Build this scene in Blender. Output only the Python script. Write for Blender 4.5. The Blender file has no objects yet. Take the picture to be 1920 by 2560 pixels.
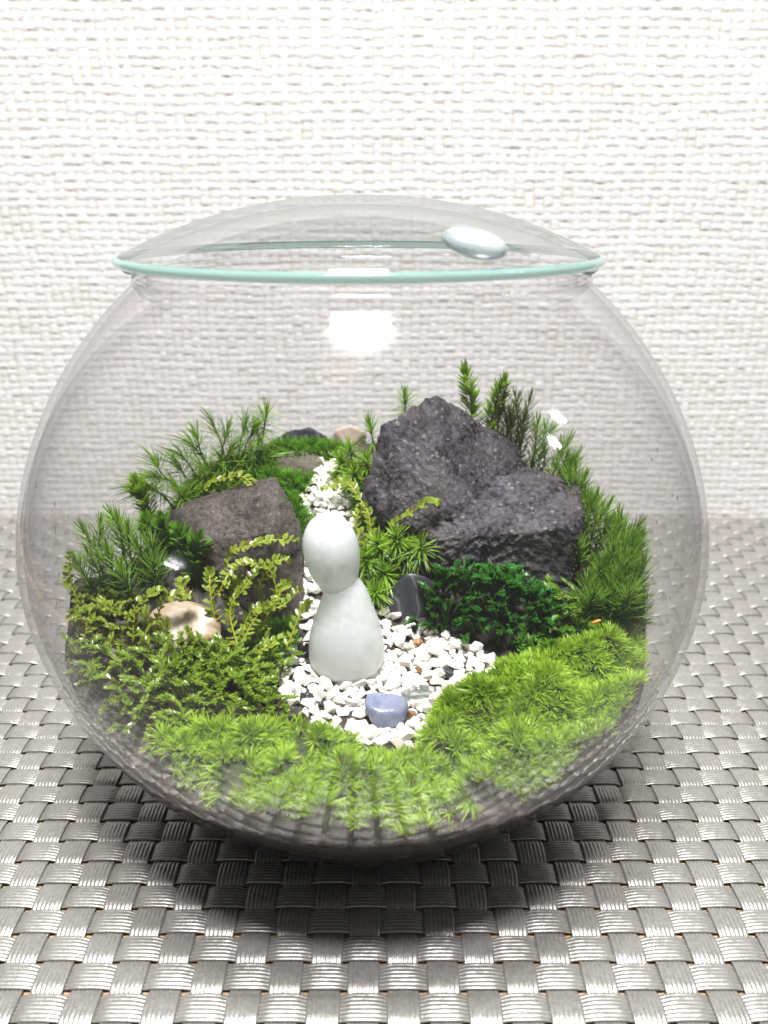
import bpy, bmesh, math, random
import numpy as np
from mathutils import Vector, Matrix, noise

# everything below is laid out in centimetres; S turns it into metres
S = 0.01
random.seed(7)
rng = np.random.default_rng(11)
scene = bpy.context.scene
C = scene.collection

# ------------------------------------------------------------------ camera
cam_d = bpy.data.cameras.new('camera')
cam_d.sensor_fit = 'VERTICAL'
cam_d.sensor_height = 36.0
cam_d.sensor_width = 27.0
cam_d.lens = 28.15
cam_d.clip_start = 0.005
cam_d.clip_end = 20.0
cam_d.dof.use_dof = True
cam_d.dof.focus_distance = 0.198
cam_d.dof.aperture_fstop = 16.0
cam = bpy.data.objects.new('camera', cam_d)
C.objects.link(cam)
cam.location = (0.485 * S, -19.557 * S, 15.0 * S)
cam.rotation_euler = (math.radians(90 - 21.4), 0, 0)
scene.camera = cam

# ------------------------------------------------------------------ world, lamps, exposure
world = bpy.data.worlds.new('World')
scene.world = world
world.use_nodes = True
bg = world.node_tree.nodes['Background']
bg.inputs[0].default_value = (0.985, 0.985, 1.0, 1)
bg.inputs[1].default_value = 0.17


def area_lamp(name, loc, target, sx, sy, power, color):
    d = bpy.data.lights.new(name, 'AREA')
    d.shape = 'ELLIPSE' if sx > 15 else 'RECTANGLE'
    d.size = sx * S
    d.size_y = sy * S
    d.energy = power
    d.color = color
    o = bpy.data.objects.new(name, d)
    C.objects.link(o)
    o.location = Vector(loc) * S
    o.rotation_euler = (Vector(target) - Vector(loc)).to_track_quat('-Z', 'Y').to_euler()
    return o


area_lamp('ceiling_lamp', (-1, -15, 128), (0, 4, 5), 34, 27, 33.0, (0.99, 0.99, 1.0))
area_lamp('side_lamp', (94, -11.5, 73.5), (3.5, -6, 11), 2.2, 6, 0.35, (1, 1, 1))
area_lamp('side_lamp', (94, -25.5, 68.5), (3.5, -6, 11), 2.2, 6, 0.35, (1, 1, 1))
area_lamp('small_light_bar', (-79, -55, 20), (-3, -7.4, 9.3), 8, 1.4, 0.14, (0.9, 0.92, 1.0))

scene.view_settings.view_transform = 'Standard'
scene.view_settings.look = 'None'
scene.view_settings.exposure = 0.5
scene.view_settings.gamma = 1.0
scene.cycles.use_denoising = True
scene.cycles.transparent_max_bounces = 24
scene.cycles.max_bounces = 9
scene.cycles.transmission_bounces = 10
scene.cycles.glossy_bounces = 3
scene.cycles.diffuse_bounces = 3
scene.cycles.caustics_reflective = False
scene.cycles.caustics_refractive = True
scene.cycles.sample_clamp_indirect = 6.0
scene.cycles.blur_glossy = 0.3
scene.cycles.use_adaptive_sampling = True
scene.cycles.adaptive_threshold = 0.02


# ------------------------------------------------------------------ helpers
def link(o, parent=None):
    C.objects.link(o)
    if parent is not None:
        o.parent = parent
    return o


def tag(o, label=None, cat=None, group=None, kind=None):
    if label:
        o['label'] = label
    if cat:
        o['category'] = cat
    if group:
        o['group'] = group
    if kind:
        o['kind'] = kind
    return o


def empty(name, loc=(0, 0, 0)):
    o = bpy.data.objects.new(name, None)
    o.empty_display_size = 0.005
    C.objects.link(o)
    o.location = Vector(loc) * S
    return o


def mesh_from(name, V, faces, mat, smooth=True, attrs=None):
    """V (n,3) in cm; faces: an (m,k) int array or a list of such arrays."""
    me = bpy.data.meshes.new(name)
    V = np.asarray(V, dtype=np.float32) * S
    if isinstance(faces, np.ndarray):
        faces = [faces]
    faces = [np.asarray(f, dtype=np.int32) for f in faces if len(f)]
    me.vertices.add(len(V))
    me.vertices.foreach_set('co', V.ravel())
    loops = np.concatenate([f.ravel() for f in faces])
    sizes = np.concatenate([np.full(len(f), f.shape[1], np.int32) for f in faces])
    starts = np.concatenate([[0], np.cumsum(sizes)[:-1]]).astype(np.int32)
    me.loops.add(len(loops))
    me.loops.foreach_set('vertex_index', loops)
    me.polygons.add(len(sizes))
    me.polygons.foreach_set('loop_start', starts)
    me.polygons.foreach_set('use_smooth', np.full(len(sizes), smooth, dtype=bool))
    me.update(calc_edges=True)
    if attrs:
        for k, a in attrs.items():
            at = me.attributes.new(k, 'FLOAT_COLOR', 'POINT')
            at.data.foreach_set('color', np.asarray(a, dtype=np.float32).ravel())
    me.materials.append(mat)
    return me


def mesh_obj(name, V, faces, mat, parent=None, loc=(0, 0, 0), smooth=True, attrs=None):
    V = np.asarray(V, dtype=float) - np.asarray(loc, dtype=float)
    me = mesh_from(name, V, faces, mat, smooth, attrs)
    o = bpy.data.objects.new(name, me)
    link(o, parent)
    if parent is None:
        o.location = Vector(loc) * S
    return o


def grid_faces(nu, nv, wrap_v=False):
    i = np.arange(nu - 1)[:, None]
    j = np.arange(nv if wrap_v else nv - 1)[None, :]
    j2 = (j + 1) % nv
    return np.stack([i * nv + j, i * nv + j2, (i + 1) * nv + j2, (i + 1) * nv + j], -1).reshape(-1, 4)


def lathe(profile, n=96, center=(0, 0)):
    p = np.asarray(profile, float)
    t = np.linspace(0, 2 * np.pi, n, endpoint=False)
    V = np.stack([center[0] + p[:, 0, None] * np.cos(t), center[1] + p[:, 0, None] * np.sin(t),
                  np.repeat(p[:, 1, None], n, 1)], -1).reshape(-1, 3)
    return V, grid_faces(len(p), n, True)


def norm(a):
    return a / np.maximum(np.linalg.norm(a, axis=-1, keepdims=True), 1e-9)


def sstep(t):
    t = np.clip(t, 0, 1)
    return t * t * (3 - 2 * t)


def vnoise(x, y, seed=0):
    """smooth 2-D value noise, vectorised, range 0..1"""
    xi, yi = np.floor(x).astype(np.int64), np.floor(y).astype(np.int64)
    fx, fy = sstep(x - xi), sstep(y - yi)

    def h(a, b):
        v = (a * 374761393 + b * 668265263 + seed * 974634773) & 0xffffffff
        v = ((v ^ (v >> 13)) * 1274126177) & 0xffffffff
        return ((v ^ (v >> 16)) & 0xffff) / 65535.0
    a, b, c, d = h(xi, yi), h(xi + 1, yi), h(xi, yi + 1), h(xi + 1, yi + 1)
    return (a * (1 - fx) + b * fx) * (1 - fy) + (c * (1 - fx) + d * fx) * fy


def in_poly(x, y, poly):
    inside = np.zeros(np.shape(x), bool)
    n = len(poly)
    for i in range(n):
        x1, y1 = poly[i]
        x2, y2 = poly[(i + 1) % n]
        if y1 == y2:
            continue
        c = ((y1 > y) != (y2 > y)) & (x < (x2 - x1) * (y - y1) / (y2 - y1) + x1)
        inside ^= c
    return inside


# ------------------------------------------------------------------ materials
def new_mat(name):
    m = bpy.data.materials.new(name)
    m.use_nodes = True
    nt = m.node_tree
    for n in list(nt.nodes):
        nt.nodes.remove(n)
    out = nt.nodes.new('ShaderNodeOutputMaterial')
    return m, nt, out


def nd(nt, t, **kw):
    n = nt.nodes.new(t)
    for k, v in kw.items():
        setattr(n, k, v)
    return n


def principled(nt, color=(0.5, 0.5, 0.5), rough=0.5, **kw):
    b = nd(nt, 'ShaderNodeBsdfPrincipled')
    b.inputs['Base Color'].default_value = (*color, 1)
    b.inputs['Roughness'].default_value = rough
    for k, v in kw.items():
        b.inputs[k].default_value = v
    return b


def mixrgb(nt, fac, a, b):
    m = nd(nt, 'ShaderNodeMix', data_type='RGBA')
    for s, v in ((m.inputs[0], fac), (m.inputs[6], a), (m.inputs[7], b)):
        if hasattr(v, 'is_output'):
            nt.links.new(v, s)
        elif isinstance(v, tuple):
            s.default_value = (*v, 1)
        else:
            s.default_value = v
    return m.outputs[2]


def mathn(nt, op, a, b=None, c=None, clamp=False):
    m = nd(nt, 'ShaderNodeMath', operation=op, use_clamp=clamp)
    for i, v in enumerate((a, b, c)):
        if v is None:
            continue
        if hasattr(v, 'is_output'):
            nt.links.new(v, m.inputs[i])
        else:
            m.inputs[i].default_value = v
    return m.outputs[0]


def coords(nt, scale=1.0):
    tc = nd(nt, 'ShaderNodeNewGeometry')
    mp = nd(nt, 'ShaderNodeMapping')
    mp.inputs['Scale'].default_value = (100 * scale,) * 3
    nt.links.new(tc.outputs['Position'], mp.inputs['Vector'])
    return mp.outputs[0]


def noise_tex(nt, vec, scale, detail=4, rough=0.6, dist=0.0):
    n = nd(nt, 'ShaderNodeTexNoise')
    n.inputs['Scale'].default_value = scale
    n.inputs['Detail'].default_value = detail
    n.inputs['Roughness'].default_value = rough
    n.inputs['Distortion'].default_value = dist
    nt.links.new(vec, n.inputs['Vector'])
    return n.outputs['Fac']


def ramp(nt, fac, stops):
    r = nd(nt, 'ShaderNodeValToRGB')
    e = r.color_ramp.elements
    while len(e) < len(stops):
        e.new(0.5)
    for el, (p, c) in zip(e, stops):
        el.position = p
        el.color = (*c, 1) if len(c) == 3 else c
    nt.links.new(fac, r.inputs[0])
    return r.outputs[0]


def bump(nt, height, strength, dist, prev=None):
    b = nd(nt, 'ShaderNodeBump')
    b.inputs['Strength'].default_value = strength
    b.inputs['Distance'].default_value = dist * S
    nt.links.new(height, b.inputs['Height'])
    if prev is not None:
        nt.links.new(prev, b.inputs['Normal'])
    return b.outputs[0]


def glass_mat(name, tint, rough=0.0, f0=0.04, haze=0.0):
    """thin clear glass: one interface each side, straight-through transmission and Schlick reflection"""
    m, nt, out = new_mat(name)
    lw = nd(nt, 'ShaderNodeLayerWeight')
    lw.inputs['Blend'].default_value = 0.5
    f = lw.outputs['Facing']
    sch = mathn(nt, 'MULTIPLY_ADD', mathn(nt, 'POWER', f, 5.0), 1 - f0, f0, clamp=True)
    cosv = mathn(nt, 'MAXIMUM', mathn(nt, 'SUBTRACT', 1.0, f), 0.12)
    inv = mathn(nt, 'DIVIDE', 1.0, cosv)
    comb = nd(nt, 'ShaderNodeCombineColor')
    for i in range(3):
        nt.links.new(mathn(nt, 'POWER', tint[i], inv), comb.inputs[i])
    tr = nd(nt, 'ShaderNodeBsdfTransparent')
    nt.links.new(comb.outputs[0], tr.inputs[0])
    gl = nd(nt, 'ShaderNodeBsdfGlossy')
    gl.inputs['Roughness'].default_value = rough
    mx = nd(nt, 'ShaderNodeMixShader')
    nt.links.new(sch, mx.inputs[0])
    nt.links.new(tr.outputs[0], mx.inputs[1])
    nt.links.new(gl.outputs[0], mx.inputs[2])
    if haze:
        # condensation: fine droplets on the glass to the sides and back, clearer in front and near the mouth
        g = nd(nt, 'ShaderNodeNewGeometry')
        sp = nd(nt, 'ShaderNodeSeparateXYZ')
        nt.links.new(g.outputs['Position'], sp.inputs[0])
        ax = mathn(nt, 'ABSOLUTE', sp.outputs[0])

        def rise(src, a, b):
            r_ = nd(nt, 'ShaderNodeMapRange', interpolation_type='SMOOTHSTEP')
            r_.inputs[1].default_value, r_.inputs[2].default_value = a * S, b * S
            nt.links.new(src, r_.inputs[0])
            return r_.outputs[0]
        side = mathn(nt, 'MAXIMUM', mathn(nt, 'MULTIPLY', rise(ax, 4.6, 8.0), rise(sp.outputs[1], -6.5, -1.0)), mathn(nt, 'MULTIPLY', rise(sp.outputs[1], 0.0, 5.0), 0.25))
        band = mathn(nt, 'MULTIPLY', side, mathn(nt, 'SUBTRACT', 1.0, mathn(nt, 'MULTIPLY', rise(sp.outputs[2], 6.5, 11.5), 0.75)))
        nz_ = noise_tex(nt, coords(nt), 1.1, 5, 0.65)
        fz = mathn(nt, 'MULTIPLY', band, mathn(nt, 'MULTIPLY_ADD', nz_, 0.9, 0.35), clamp=True)
        df = nd(nt, 'ShaderNodeBsdfDiffuse')
        df.inputs[0].default_value = (0.95, 0.94, 0.96, 1)
        tl = nd(nt, 'ShaderNodeBsdfTranslucent')
        tl.inputs[0].default_value = (0.95, 0.94, 0.96, 1)
        fm = nd(nt, 'ShaderNodeMixShader')
        fm.inputs[0].default_value = 0.6
        nt.links.new(df.outputs[0], fm.inputs[1])
        nt.links.new(tl.outputs[0], fm.inputs[2])
        mh = nd(nt, 'ShaderNodeMixShader')
        nt.links.new(mathn(nt, 'MULTIPLY', fz, haze), mh.inputs[0])
        nt.links.new(mx.outputs[0], mh.inputs[1])
        nt.links.new(fm.outputs[0], mh.inputs[2])
        mx = mh
    nt.links.new(mx.outputs[0], out.inputs[0])
    return m


def leaf_mat(name, dark, light, rough=0.38, trans=0.3, spec=0.5):
    m, nt, out = new_mat(name)
    at = nd(nt, 'ShaderNodeAttribute', attribute_name='leafc')
    sep = nd(nt, 'ShaderNodeSeparateColor')
    nt.links.new(at.outputs['Color'], sep.inputs[0])
    k = mathn(nt, 'MULTIPLY_ADD', sep.outputs[1], 0.35, mathn(nt, 'MULTIPLY', sep.outputs[0], 0.65), clamp=True)
    col = mixrgb(nt, k, dark, light)
    n = noise_tex(nt, coords(nt), 0.9, 2)
    col = mixrgb(nt, mathn(nt, 'MULTIPLY', n, 0.35), col, tuple(0.6 * a + 0.4 * b for a, b in zip(dark, light)))
    col = mixrgb(nt, mathn(nt, 'MULTIPLY', sep.outputs[2], 0.85), col, (0.13, 0.075, 0.02))
    p = principled(nt, rough=rough)
    p.inputs['Specular IOR Level'].default_value = spec
    nt.links.new(col, p.inputs['Base Color'])
    tl = nd(nt, 'ShaderNodeBsdfTranslucent')
    nt.links.new(mixrgb(nt, 0.35, col, (0.35, 0.5, 0.04)), tl.inputs[0])
    mx = nd(nt, 'ShaderNodeMixShader')
    mx.inputs[0].default_value = trans
    nt.links.new(p.outputs[0], mx.inputs[1])
    nt.links.new(tl.outputs[0], mx.inputs[2])
    nt.links.new(mx.outputs[0], out.inputs[0])
    return m


def plain_mat(name, color, rough=0.5, var=0.0, vscale=2.0, bmp=0.0, **kw):
    m, nt, out = new_mat(name)
    p = principled(nt, color, rough, **kw)
    if var or bmp:
        v = coords(nt)
        n = noise_tex(nt, v, vscale, 5)
        if var:
            c = mixrgb(nt, n, tuple(c * (1 - var) for c in color), tuple(min(1, c * (1 + var)) for c in color))
            nt.links.new(c, p.inputs['Base Color'])
        if bmp:
            nt.links.new(bump(nt, noise_tex(nt, v, vscale * 4, 5), bmp, 0.03), p.inputs['Normal'])
    nt.links.new(p.outputs[0], out.inputs[0])
    return m


def rock_mat(name, dark, light, speck, rough=0.42, speck_amt=0.5, scale=1.0, tone=(0.2, 0.16, 0.12)):
    m, nt, out = new_mat(name)
    v = coords(nt)
    n1 = noise_tex(nt, v, 0.9 * scale, 8, 0.65, 0.4)
    n2 = noise_tex(nt, v, 7 * scale, 6, 0.7)
    n3 = noise_tex(nt, v, 0.45 * scale, 4, 0.6, 0.5)
    k = mathn(nt, 'MULTIPLY_ADD', n2, 0.5, mathn(nt, 'MULTIPLY', n1, 0.5))
    col = ramp(nt, k, [(0.40, dark), (0.62, light)])
    col = mixrgb(nt, ramp(nt, n3, [(0.52, (0, 0, 0)), (0.75, (0.6, 0.6, 0.6))]), col, tone)
    vo = nd(nt, 'ShaderNodeTexVoronoi')
    vo.inputs['Scale'].default_value = 5.5 * scale
    vo.inputs['Randomness'].default_value = 1.0
    nt.links.new(v, vo.inputs['Vector'])
    sepc = nd(nt, 'ShaderNodeSeparateColor')
    nt.links.new(vo.outputs['Color'], sepc.inputs[0])
    small = mathn(nt, 'LESS_THAN', vo.outputs['Distance'], mathn(nt, 'MULTIPLY', sepc.outputs[1], 0.34))
    some = mathn(nt, 'GREATER_THAN', sepc.outputs[0], 1 - speck_amt)
    col = mixrgb(nt, mathn(nt, 'MULTIPLY', mathn(nt, 'MULTIPLY', small, some), 0.6), col, speck)
    p = principled(nt, rough=rough)
    nt.links.new(col, p.inputs['Base Color'])
    nt.links.new(ramp(nt, n2, [(0.3, (rough * 0.55,) * 3), (0.7, (min(1, rough * 1.5),) * 3)]), p.inputs['Roughness'])
    b = bump(nt, noise_tex(nt, v, 3.0 * scale, 8, 0.75), 1.0, 0.35)
    b = bump(nt, noise_tex(nt, v, 14 * scale, 5, 0.7), 1.0, 0.08, b)
    nt.links.new(b, p.inputs['Normal'])
    nt.links.new(p.outputs[0], out.inputs[0])
    return m


# wall paper: woven relief is geometry, the tan ground paper shows between the white yarns
M_wall, nt, out = new_mat('woven_wallpaper')
at = nd(nt, 'ShaderNodeAttribute', attribute_name='weave')
sep = nd(nt, 'ShaderNodeSeparateColor')
nt.links.new(at.outputs['Color'], sep.inputs[0])
nz = noise_tex(nt, coords(nt), 5.0, 4)
c1 = mixrgb(nt, sep.outputs[1], (0.81, 0.80, 0.772), (0.86, 0.855, 0.838))
c2 = mixrgb(nt, mathn(nt, 'MULTIPLY', sep.outputs[0], mathn(nt, 'MULTIPLY_ADD', nz, 0.9, 0.25)), c1, (0.50, 0.39, 0.25))
p = principled(nt, rough=0.75)
nt.links.new(c2, p.inputs['Base Color'])
nt.links.new(bump(nt, noise_tex(nt, coords(nt), 14, 4), 0.35, 0.02), p.inputs['Normal'])
nt.links.new(p.outputs[0], out.inputs[0])

# mat strips: grey metallic-coated vinyl cord
M_strip, nt, out = new_mat('silver_vinyl_cord')
oi = nd(nt, 'ShaderNodeObjectInfo')
v = coords(nt)
n = noise_tex(nt, v, 9.0, 5)
col = mixrgb(nt, n, (0.205, 0.194, 0.176), (0.455, 0.436, 0.402))
col = mixrgb(nt, mathn(nt, 'MULTIPLY', oi.outputs['Random'], 0.22), col, (0.30, 0.29, 0.27))
p = principled(nt, rough=0.34, Metallic=0.6)
nt.links.new(col, p.inputs['Base Color'])
nt.links.new(ramp(nt, noise_tex(nt, v, 22, 3), [(0.3, (0.25,) * 3), (0.7, (0.42,) * 3)]), p.inputs['Roughness'])
nt.links.new(bump(nt, noise_tex(nt, v, 28, 4), 0.35, 0.012), p.inputs['Normal'])
nt.links.new(p.outputs[0], out.inputs[0])

# table top
M_table, nt, out = new_mat('tan_wood')
v = coords(nt)
mp = nd(nt, 'ShaderNodeMapping')
mp.inputs['Scale'].default_value = (0.25, 4.0, 1.0)
nt.links.new(v, mp.inputs[0])
col = ramp(nt, noise_tex(nt, mp.outputs[0], 1.2, 6), [(0.3, (0.30, 0.19, 0.10)), (0.7, (0.48, 0.33, 0.19))])
p = principled(nt, rough=0.45)
nt.links.new(col, p.inputs['Base Color'])
nt.links.new(p.outputs[0], out.inputs[0])

# soil
M_soil, nt, out = new_mat('dark_soil')
v = coords(nt)
n1 = noise_tex(nt, v, 3.0, 8, 0.75)
col = ramp(nt, n1, [(0.35, (0.010, 0.008, 0.007)), (0.55, (0.035, 0.026, 0.02)), (0.78, (0.11, 0.085, 0.06))])
vo = nd(nt, 'ShaderNodeTexVoronoi')
vo.inputs['Scale'].default_value = 5.0
nt.links.new(v, vo.inputs['Vector'])
sepc = nd(nt, 'ShaderNodeSeparateColor')
nt.links.new(vo.outputs['Color'], sepc.inputs[0])
k = mathn(nt, 'MULTIPLY', mathn(nt, 'GREATER_THAN', sepc.outputs[0], 0.86), mathn(nt, 'LESS_THAN', vo.outputs['Distance'], 0.28))
col = mixrgb(nt, k, col, (0.22, 0.18, 0.12))
p = principled(nt, rough=0.55)
nt.links.new(col, p.inputs['Base Color'])
b = bump(nt, vo.outputs['Distance'], 0.6, 0.12)
nt.links.new(bump(nt, noise_tex(nt, v, 9, 5), 0.7, 0.06, b), p.inputs['Normal'])
nt.links.new(p.outputs[0], out.inputs[0])

M_bowl = glass_mat('bowl_glass', (0.998, 0.995, 0.997), rough=0.03)
M_bowl_in = glass_mat('bowl_glass_misted', (0.998, 0.995, 0.997), rough=0.09, haze=0.28)
M_lid = glass_mat('lid_glass', (0.992, 0.994, 0.993), rough=0.05)
M_edge, nt, out = new_mat('lid_edge_green')
p = principled(nt, (0.42, 0.74, 0.66), 0.10)
p.inputs['Transmission Weight'].default_value = 0.7
nt.links.new(p.outputs[0], out.inputs[0])
M_water, nt, out = new_mat('water_bead')
p = principled(nt, (1, 1, 1), 0.02)
p.inputs['Transmission Weight'].default_value = 1.0
p.inputs['IOR'].default_value = 1.33
nt.links.new(p.outputs[0], out.inputs[0])
M_clear, nt, out = new_mat('clear_glass_solid')
p = principled(nt, (0.90, 0.94, 0.93), 0.06)
p.inputs['Transmission Weight'].default_value = 0.9
p.inputs['IOR'].default_value = 1.45
nt.links.new(p.outputs[0], out.inputs[0])
M_cabochon, nt, out = new_mat('frosty_clear_glass')
p = principled(nt, (0.80, 0.88, 0.87), 0.18)
p.inputs['Transmission Weight'].default_value = 0.75
p.inputs['IOR'].default_value = 1.4
nt.links.new(p.outputs[0], out.inputs[0])
M_frost, nt, out = new_mat('frosted_milky_glass')
p = principled(nt, (0.78, 0.80, 0.80), 0.26)
p.inputs['Subsurface Weight'].default_value = 1.0
p.inputs['Subsurface Radius'].default_value = (1.0, 1.0, 0.95)
p.inputs['Subsurface Scale'].default_value = 0.014
p.inputs['Transmission Weight'].default_value = 0.0
p.inputs['IOR'].default_value = 1.45
nt.links.new(bump(nt, noise_tex(nt, coords(nt), 1.6, 3), 0.2, 0.06), p.inputs['Normal'])
clr = nd(nt, 'ShaderNodeBsdfTransparent')
clr.inputs[0].default_value = (0.93, 0.96, 0.95, 1)
mxs = nd(nt, 'ShaderNodeMixShader')
mxs.inputs[0].default_value = 0.24
nt.links.new(p.outputs[0], mxs.inputs[1])
nt.links.new(clr.outputs[0], mxs.inputs[2])
nt.links.new(mxs.outputs[0], out.inputs[0])

M_rock_dark = rock_mat('dark_purple_rock', (0.018, 0.014, 0.019), (0.25, 0.222, 0.245), (0.45, 0.43, 0.36), 0.17, 0.55, 1.0, (0.24, 0.205, 0.165))
M_rock_brown = rock_mat('brown_grey_rock', (0.055, 0.043, 0.038), (0.26, 0.215, 0.19), (0.50, 0.34, 0.22), 0.34, 0.25, 1.0, (0.22, 0.17, 0.14))
M_rock_tan = rock_mat('tan_flat_rock', (0.10, 0.085, 0.06), (0.30, 0.26, 0.19), (0.4, 0.36, 0.28), 0.5, 0.2)
M_rock_blue = rock_mat('blue_black_rock', (0.02, 0.024, 0.03), (0.10, 0.11, 0.13), (0.3, 0.3, 0.3), 0.4, 0.25)
M_rock_pink = plain_mat('pale_pink_stone', (0.62, 0.48, 0.40), 0.4, 0.15, 1.0)
M_chip = plain_mat('white_marble_chip', (0.80, 0.77, 0.72), 0.55, 0.10, 1.5, 0.35)
M_chip_warm = plain_mat('cream_marble_chip', (0.74, 0.67, 0.58), 0.55, 0.12, 1.5, 0.35)
M_chip_black = plain_mat('black_pebble', (0.03, 0.032, 0.036), 0.35, 0.3, 2.0, 0.2)
M_chip_brown = plain_mat('brown_pebble', (0.30, 0.16, 0.07), 0.35, 0.3, 2.0, 0.2)

M_slate, nt, out = new_mat('veined_slate')
v = coords(nt)
w = nd(nt, 'ShaderNodeTexWave')
w.inputs['Scale'].default_value = 0.35
w.inputs['Distortion'].default_value = 16.0
w.inputs['Detail'].default_value = 3
nt.links.new(v, w.inputs['Vector'])
col = ramp(nt, w.outputs['Fac'], [(0.0, (0.03, 0.033, 0.04)), (0.955, (0.045, 0.048, 0.056)), (1.0, (0.13, 0.13, 0.14))])
p = principled(nt, rough=0.42)
nt.links.new(col, p.inputs['Base Color'])
nt.links.new(p.outputs[0], out.inputs[0])

M_agate, nt, out = new_mat('cream_agate')
v = coords(nt)
n1 = noise_tex(nt, v, 0.9, 4, 0.5, 1.2)
col = ramp(nt, n1, [(0.36, (0.10, 0.06, 0.03)), (0.47, (0.30, 0.21, 0.12)), (0.56, (0.40, 0.31, 0.21)), (0.66, (0.55, 0.50, 0.44))])
p = principled(nt, rough=0.34)
nt.links.new(col, p.inputs['Base Color'])
nt.links.new(p.outputs[0], out.inputs[0])

M_bluestone, nt, out = new_mat('blue_grey_quartz')
v = coords(nt)
n1 = noise_tex(nt, v, 1.3, 5, 0.6, 0.3)
n2 = noise_tex(nt, v, 12, 3)
col = ramp(nt, n1, [(0.32, (0.13, 0.15, 0.25)), (0.55, (0.26, 0.28, 0.37)), (0.70, (0.42, 0.41, 0.43))])
col = mixrgb(nt, ramp(nt, n2, [(0.62, (0, 0, 0)), (0.72, (0.4, 0.4, 0.4))]), col, (0.5, 0.5, 0.55))
p = principled(nt, rough=0.24)
p.inputs['Subsurface Weight'].default_value = 0.25
p.inputs['Subsurface Radius'].default_value = (0.8, 0.8, 1.0)
p.inputs['Subsurface Scale'].default_value = 0.002
nt.links.new(col, p.inputs['Base Color'])
nt.links.new(p.outputs[0], out.inputs[0])

L_cushion = leaf_mat('cushion_moss_green', (0.10, 0.24, 0.012), (0.55, 0.78, 0.06), 0.42, 0.42)
L_lime = leaf_mat('lime_moss_green', (0.09, 0.23, 0.012), (0.34, 0.52, 0.045), 0.36, 0.36)
L_hair = leaf_mat('haircap_green', (0.055, 0.15, 0.012), (0.27, 0.47, 0.05), 0.4, 0.36)
L_olive = leaf_mat('grey_olive_needles', (0.06, 0.08, 0.03), (0.18, 0.22, 0.08), 0.45, 0.25)
L_creep = leaf_mat('creeper_yellow_green', (0.11, 0.19, 0.012), (0.40, 0.48, 0.06), 0.30, 0.36, 0.5)
L_dark = leaf_mat('deep_green_wet', (0.010, 0.075, 0.010), (0.05, 0.28, 0.03), 0.34, 0.3, 0.5)
L_feather = leaf_mat('feather_moss_green', (0.05, 0.13, 0.010), (0.32, 0.48, 0.03), 0.3, 0.36, 0.6)
L_carpet = leaf_mat('short_carpet_green', (0.05, 0.17, 0.010), (0.18, 0.42, 0.03), 0.4, 0.34)
M_stem_brown = plain_mat('brown_stem', (0.045, 0.035, 0.015), 0.5)
M_stem_green = plain_mat('green_stem', (0.10, 0.16, 0.02), 0.4)
M_stem_yellow = plain_mat('yellow_stem', (0.34, 0.33, 0.03), 0.4)
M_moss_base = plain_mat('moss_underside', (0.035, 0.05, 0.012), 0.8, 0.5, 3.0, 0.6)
M_orange = plain_mat('orange_capsule', (0.55, 0.28, 0.03), 0.4)

# ------------------------------------------------------------------ setting: wall, table
WALL_Y = 18.25


def build_wall():
    nx, nz_ = 860, 470
    x = np.linspace(-27, 27, nx)
    z = np.linspace(-0.4, 28, nz_)
    X, Z = np.meshgrid(x, z, indexing='ij')
    U = X / 0.42 + 0.5 * (vnoise(X * 0.35, Z * 0.22, 3) - 0.5) + 0.5 * (vnoise(X * 1.1, Z * 0.5, 4) - 0.5)
    W = Z / 0.34 + 0.45 * (vnoise(X * 0.16, Z * 0.35, 5) - 0.5) + 0.4 * (vnoise(X * 0.6, Z * 1.1, 6) - 0.5)
    fu, fw = np.floor(U), np.floor(W)
    pu = np.sqrt(np.clip(1 - (2 * (U - fu) - 1) ** 2, 0, 1))
    pw = np.sqrt(np.clip(1 - (2 * (W - fw) - 1) ** 2, 0, 1))
    ow = 0.5 + 0.5 * np.sin(np.pi * (U + fw))
    ow = np.clip(ow + 0.5 * (vnoise(U * 0.8 + 31, fw * 3.1, 8) - 0.45), 0, 1)
    thick_w = 0.60 + 0.5 * vnoise(X * 1.3, fw * 5.7, 9)
    thick_u = 0.62 + 0.5 * vnoise(fu * 4.3, Z * 1.2, 10)
    hw = pw * (0.25 + 0.75 * ow) * thick_w
    hu = pu * (0.25 + 0.75 * (1 - ow)) * thick_u
    h = np.maximum(hw, hu)
    h = h + 0.10 * (vnoise(X * 6, Z * 9, 12) - 0.5)
    gap = sstep((0.52 - h) / 0.30)
    V = np.stack([X, WALL_Y - 0.046 * h, Z], -1).reshape(-1, 3)
    col = np.stack([gap, vnoise(X * 0.5, Z * 2.0, 14), 0 * gap, 1 + 0 * gap], -1).reshape(-1, 4)
    f = grid_faces(nx, nz_)[:, ::-1]
    o = mesh_obj('wall', V, f, M_wall, attrs={'weave': col})
    tag(o, kind='structure')
    # the solid wall behind the paper
    bm = bmesh.new()
    bmesh.ops.create_cube(bm, size=1)
    bmesh.ops.scale(bm, vec=(54 * S, 1.5 * S, 28.4 * S), verts=bm.verts)
    bmesh.ops.translate(bm, vec=(0, (WALL_Y + 0.8) * S, 13.8 * S), verts=bm.verts)
    me = bpy.data.meshes.new('wall_core')
    bm.to_mesh(me)
    bm.free()
    me.materials.append(M_wall)
    link(bpy.data.objects.new('wall_core', me), o)


build_wall()


def box_mesh(name, lo, hi, mat):
    bm = bmesh.new()
    bmesh.ops.create_cube(bm, size=1)
    for v_ in bm.verts:
        v_.co = Vector([(lo[i] + hi[i]) / 2 + v_.co[i] * (hi[i] - lo[i]) for i in range(3)]) * S
    me = bpy.data.meshes.new(name)
    bm.to_mesh(me)
    bm.free()
    me.materials.append(mat)
    return me


tag(link(bpy.data.objects.new('table_top', box_mesh('table_top', (-27, -17, -2.4), (27, WALL_Y - 0.1, -0.17), M_table))), kind='structure')

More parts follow.
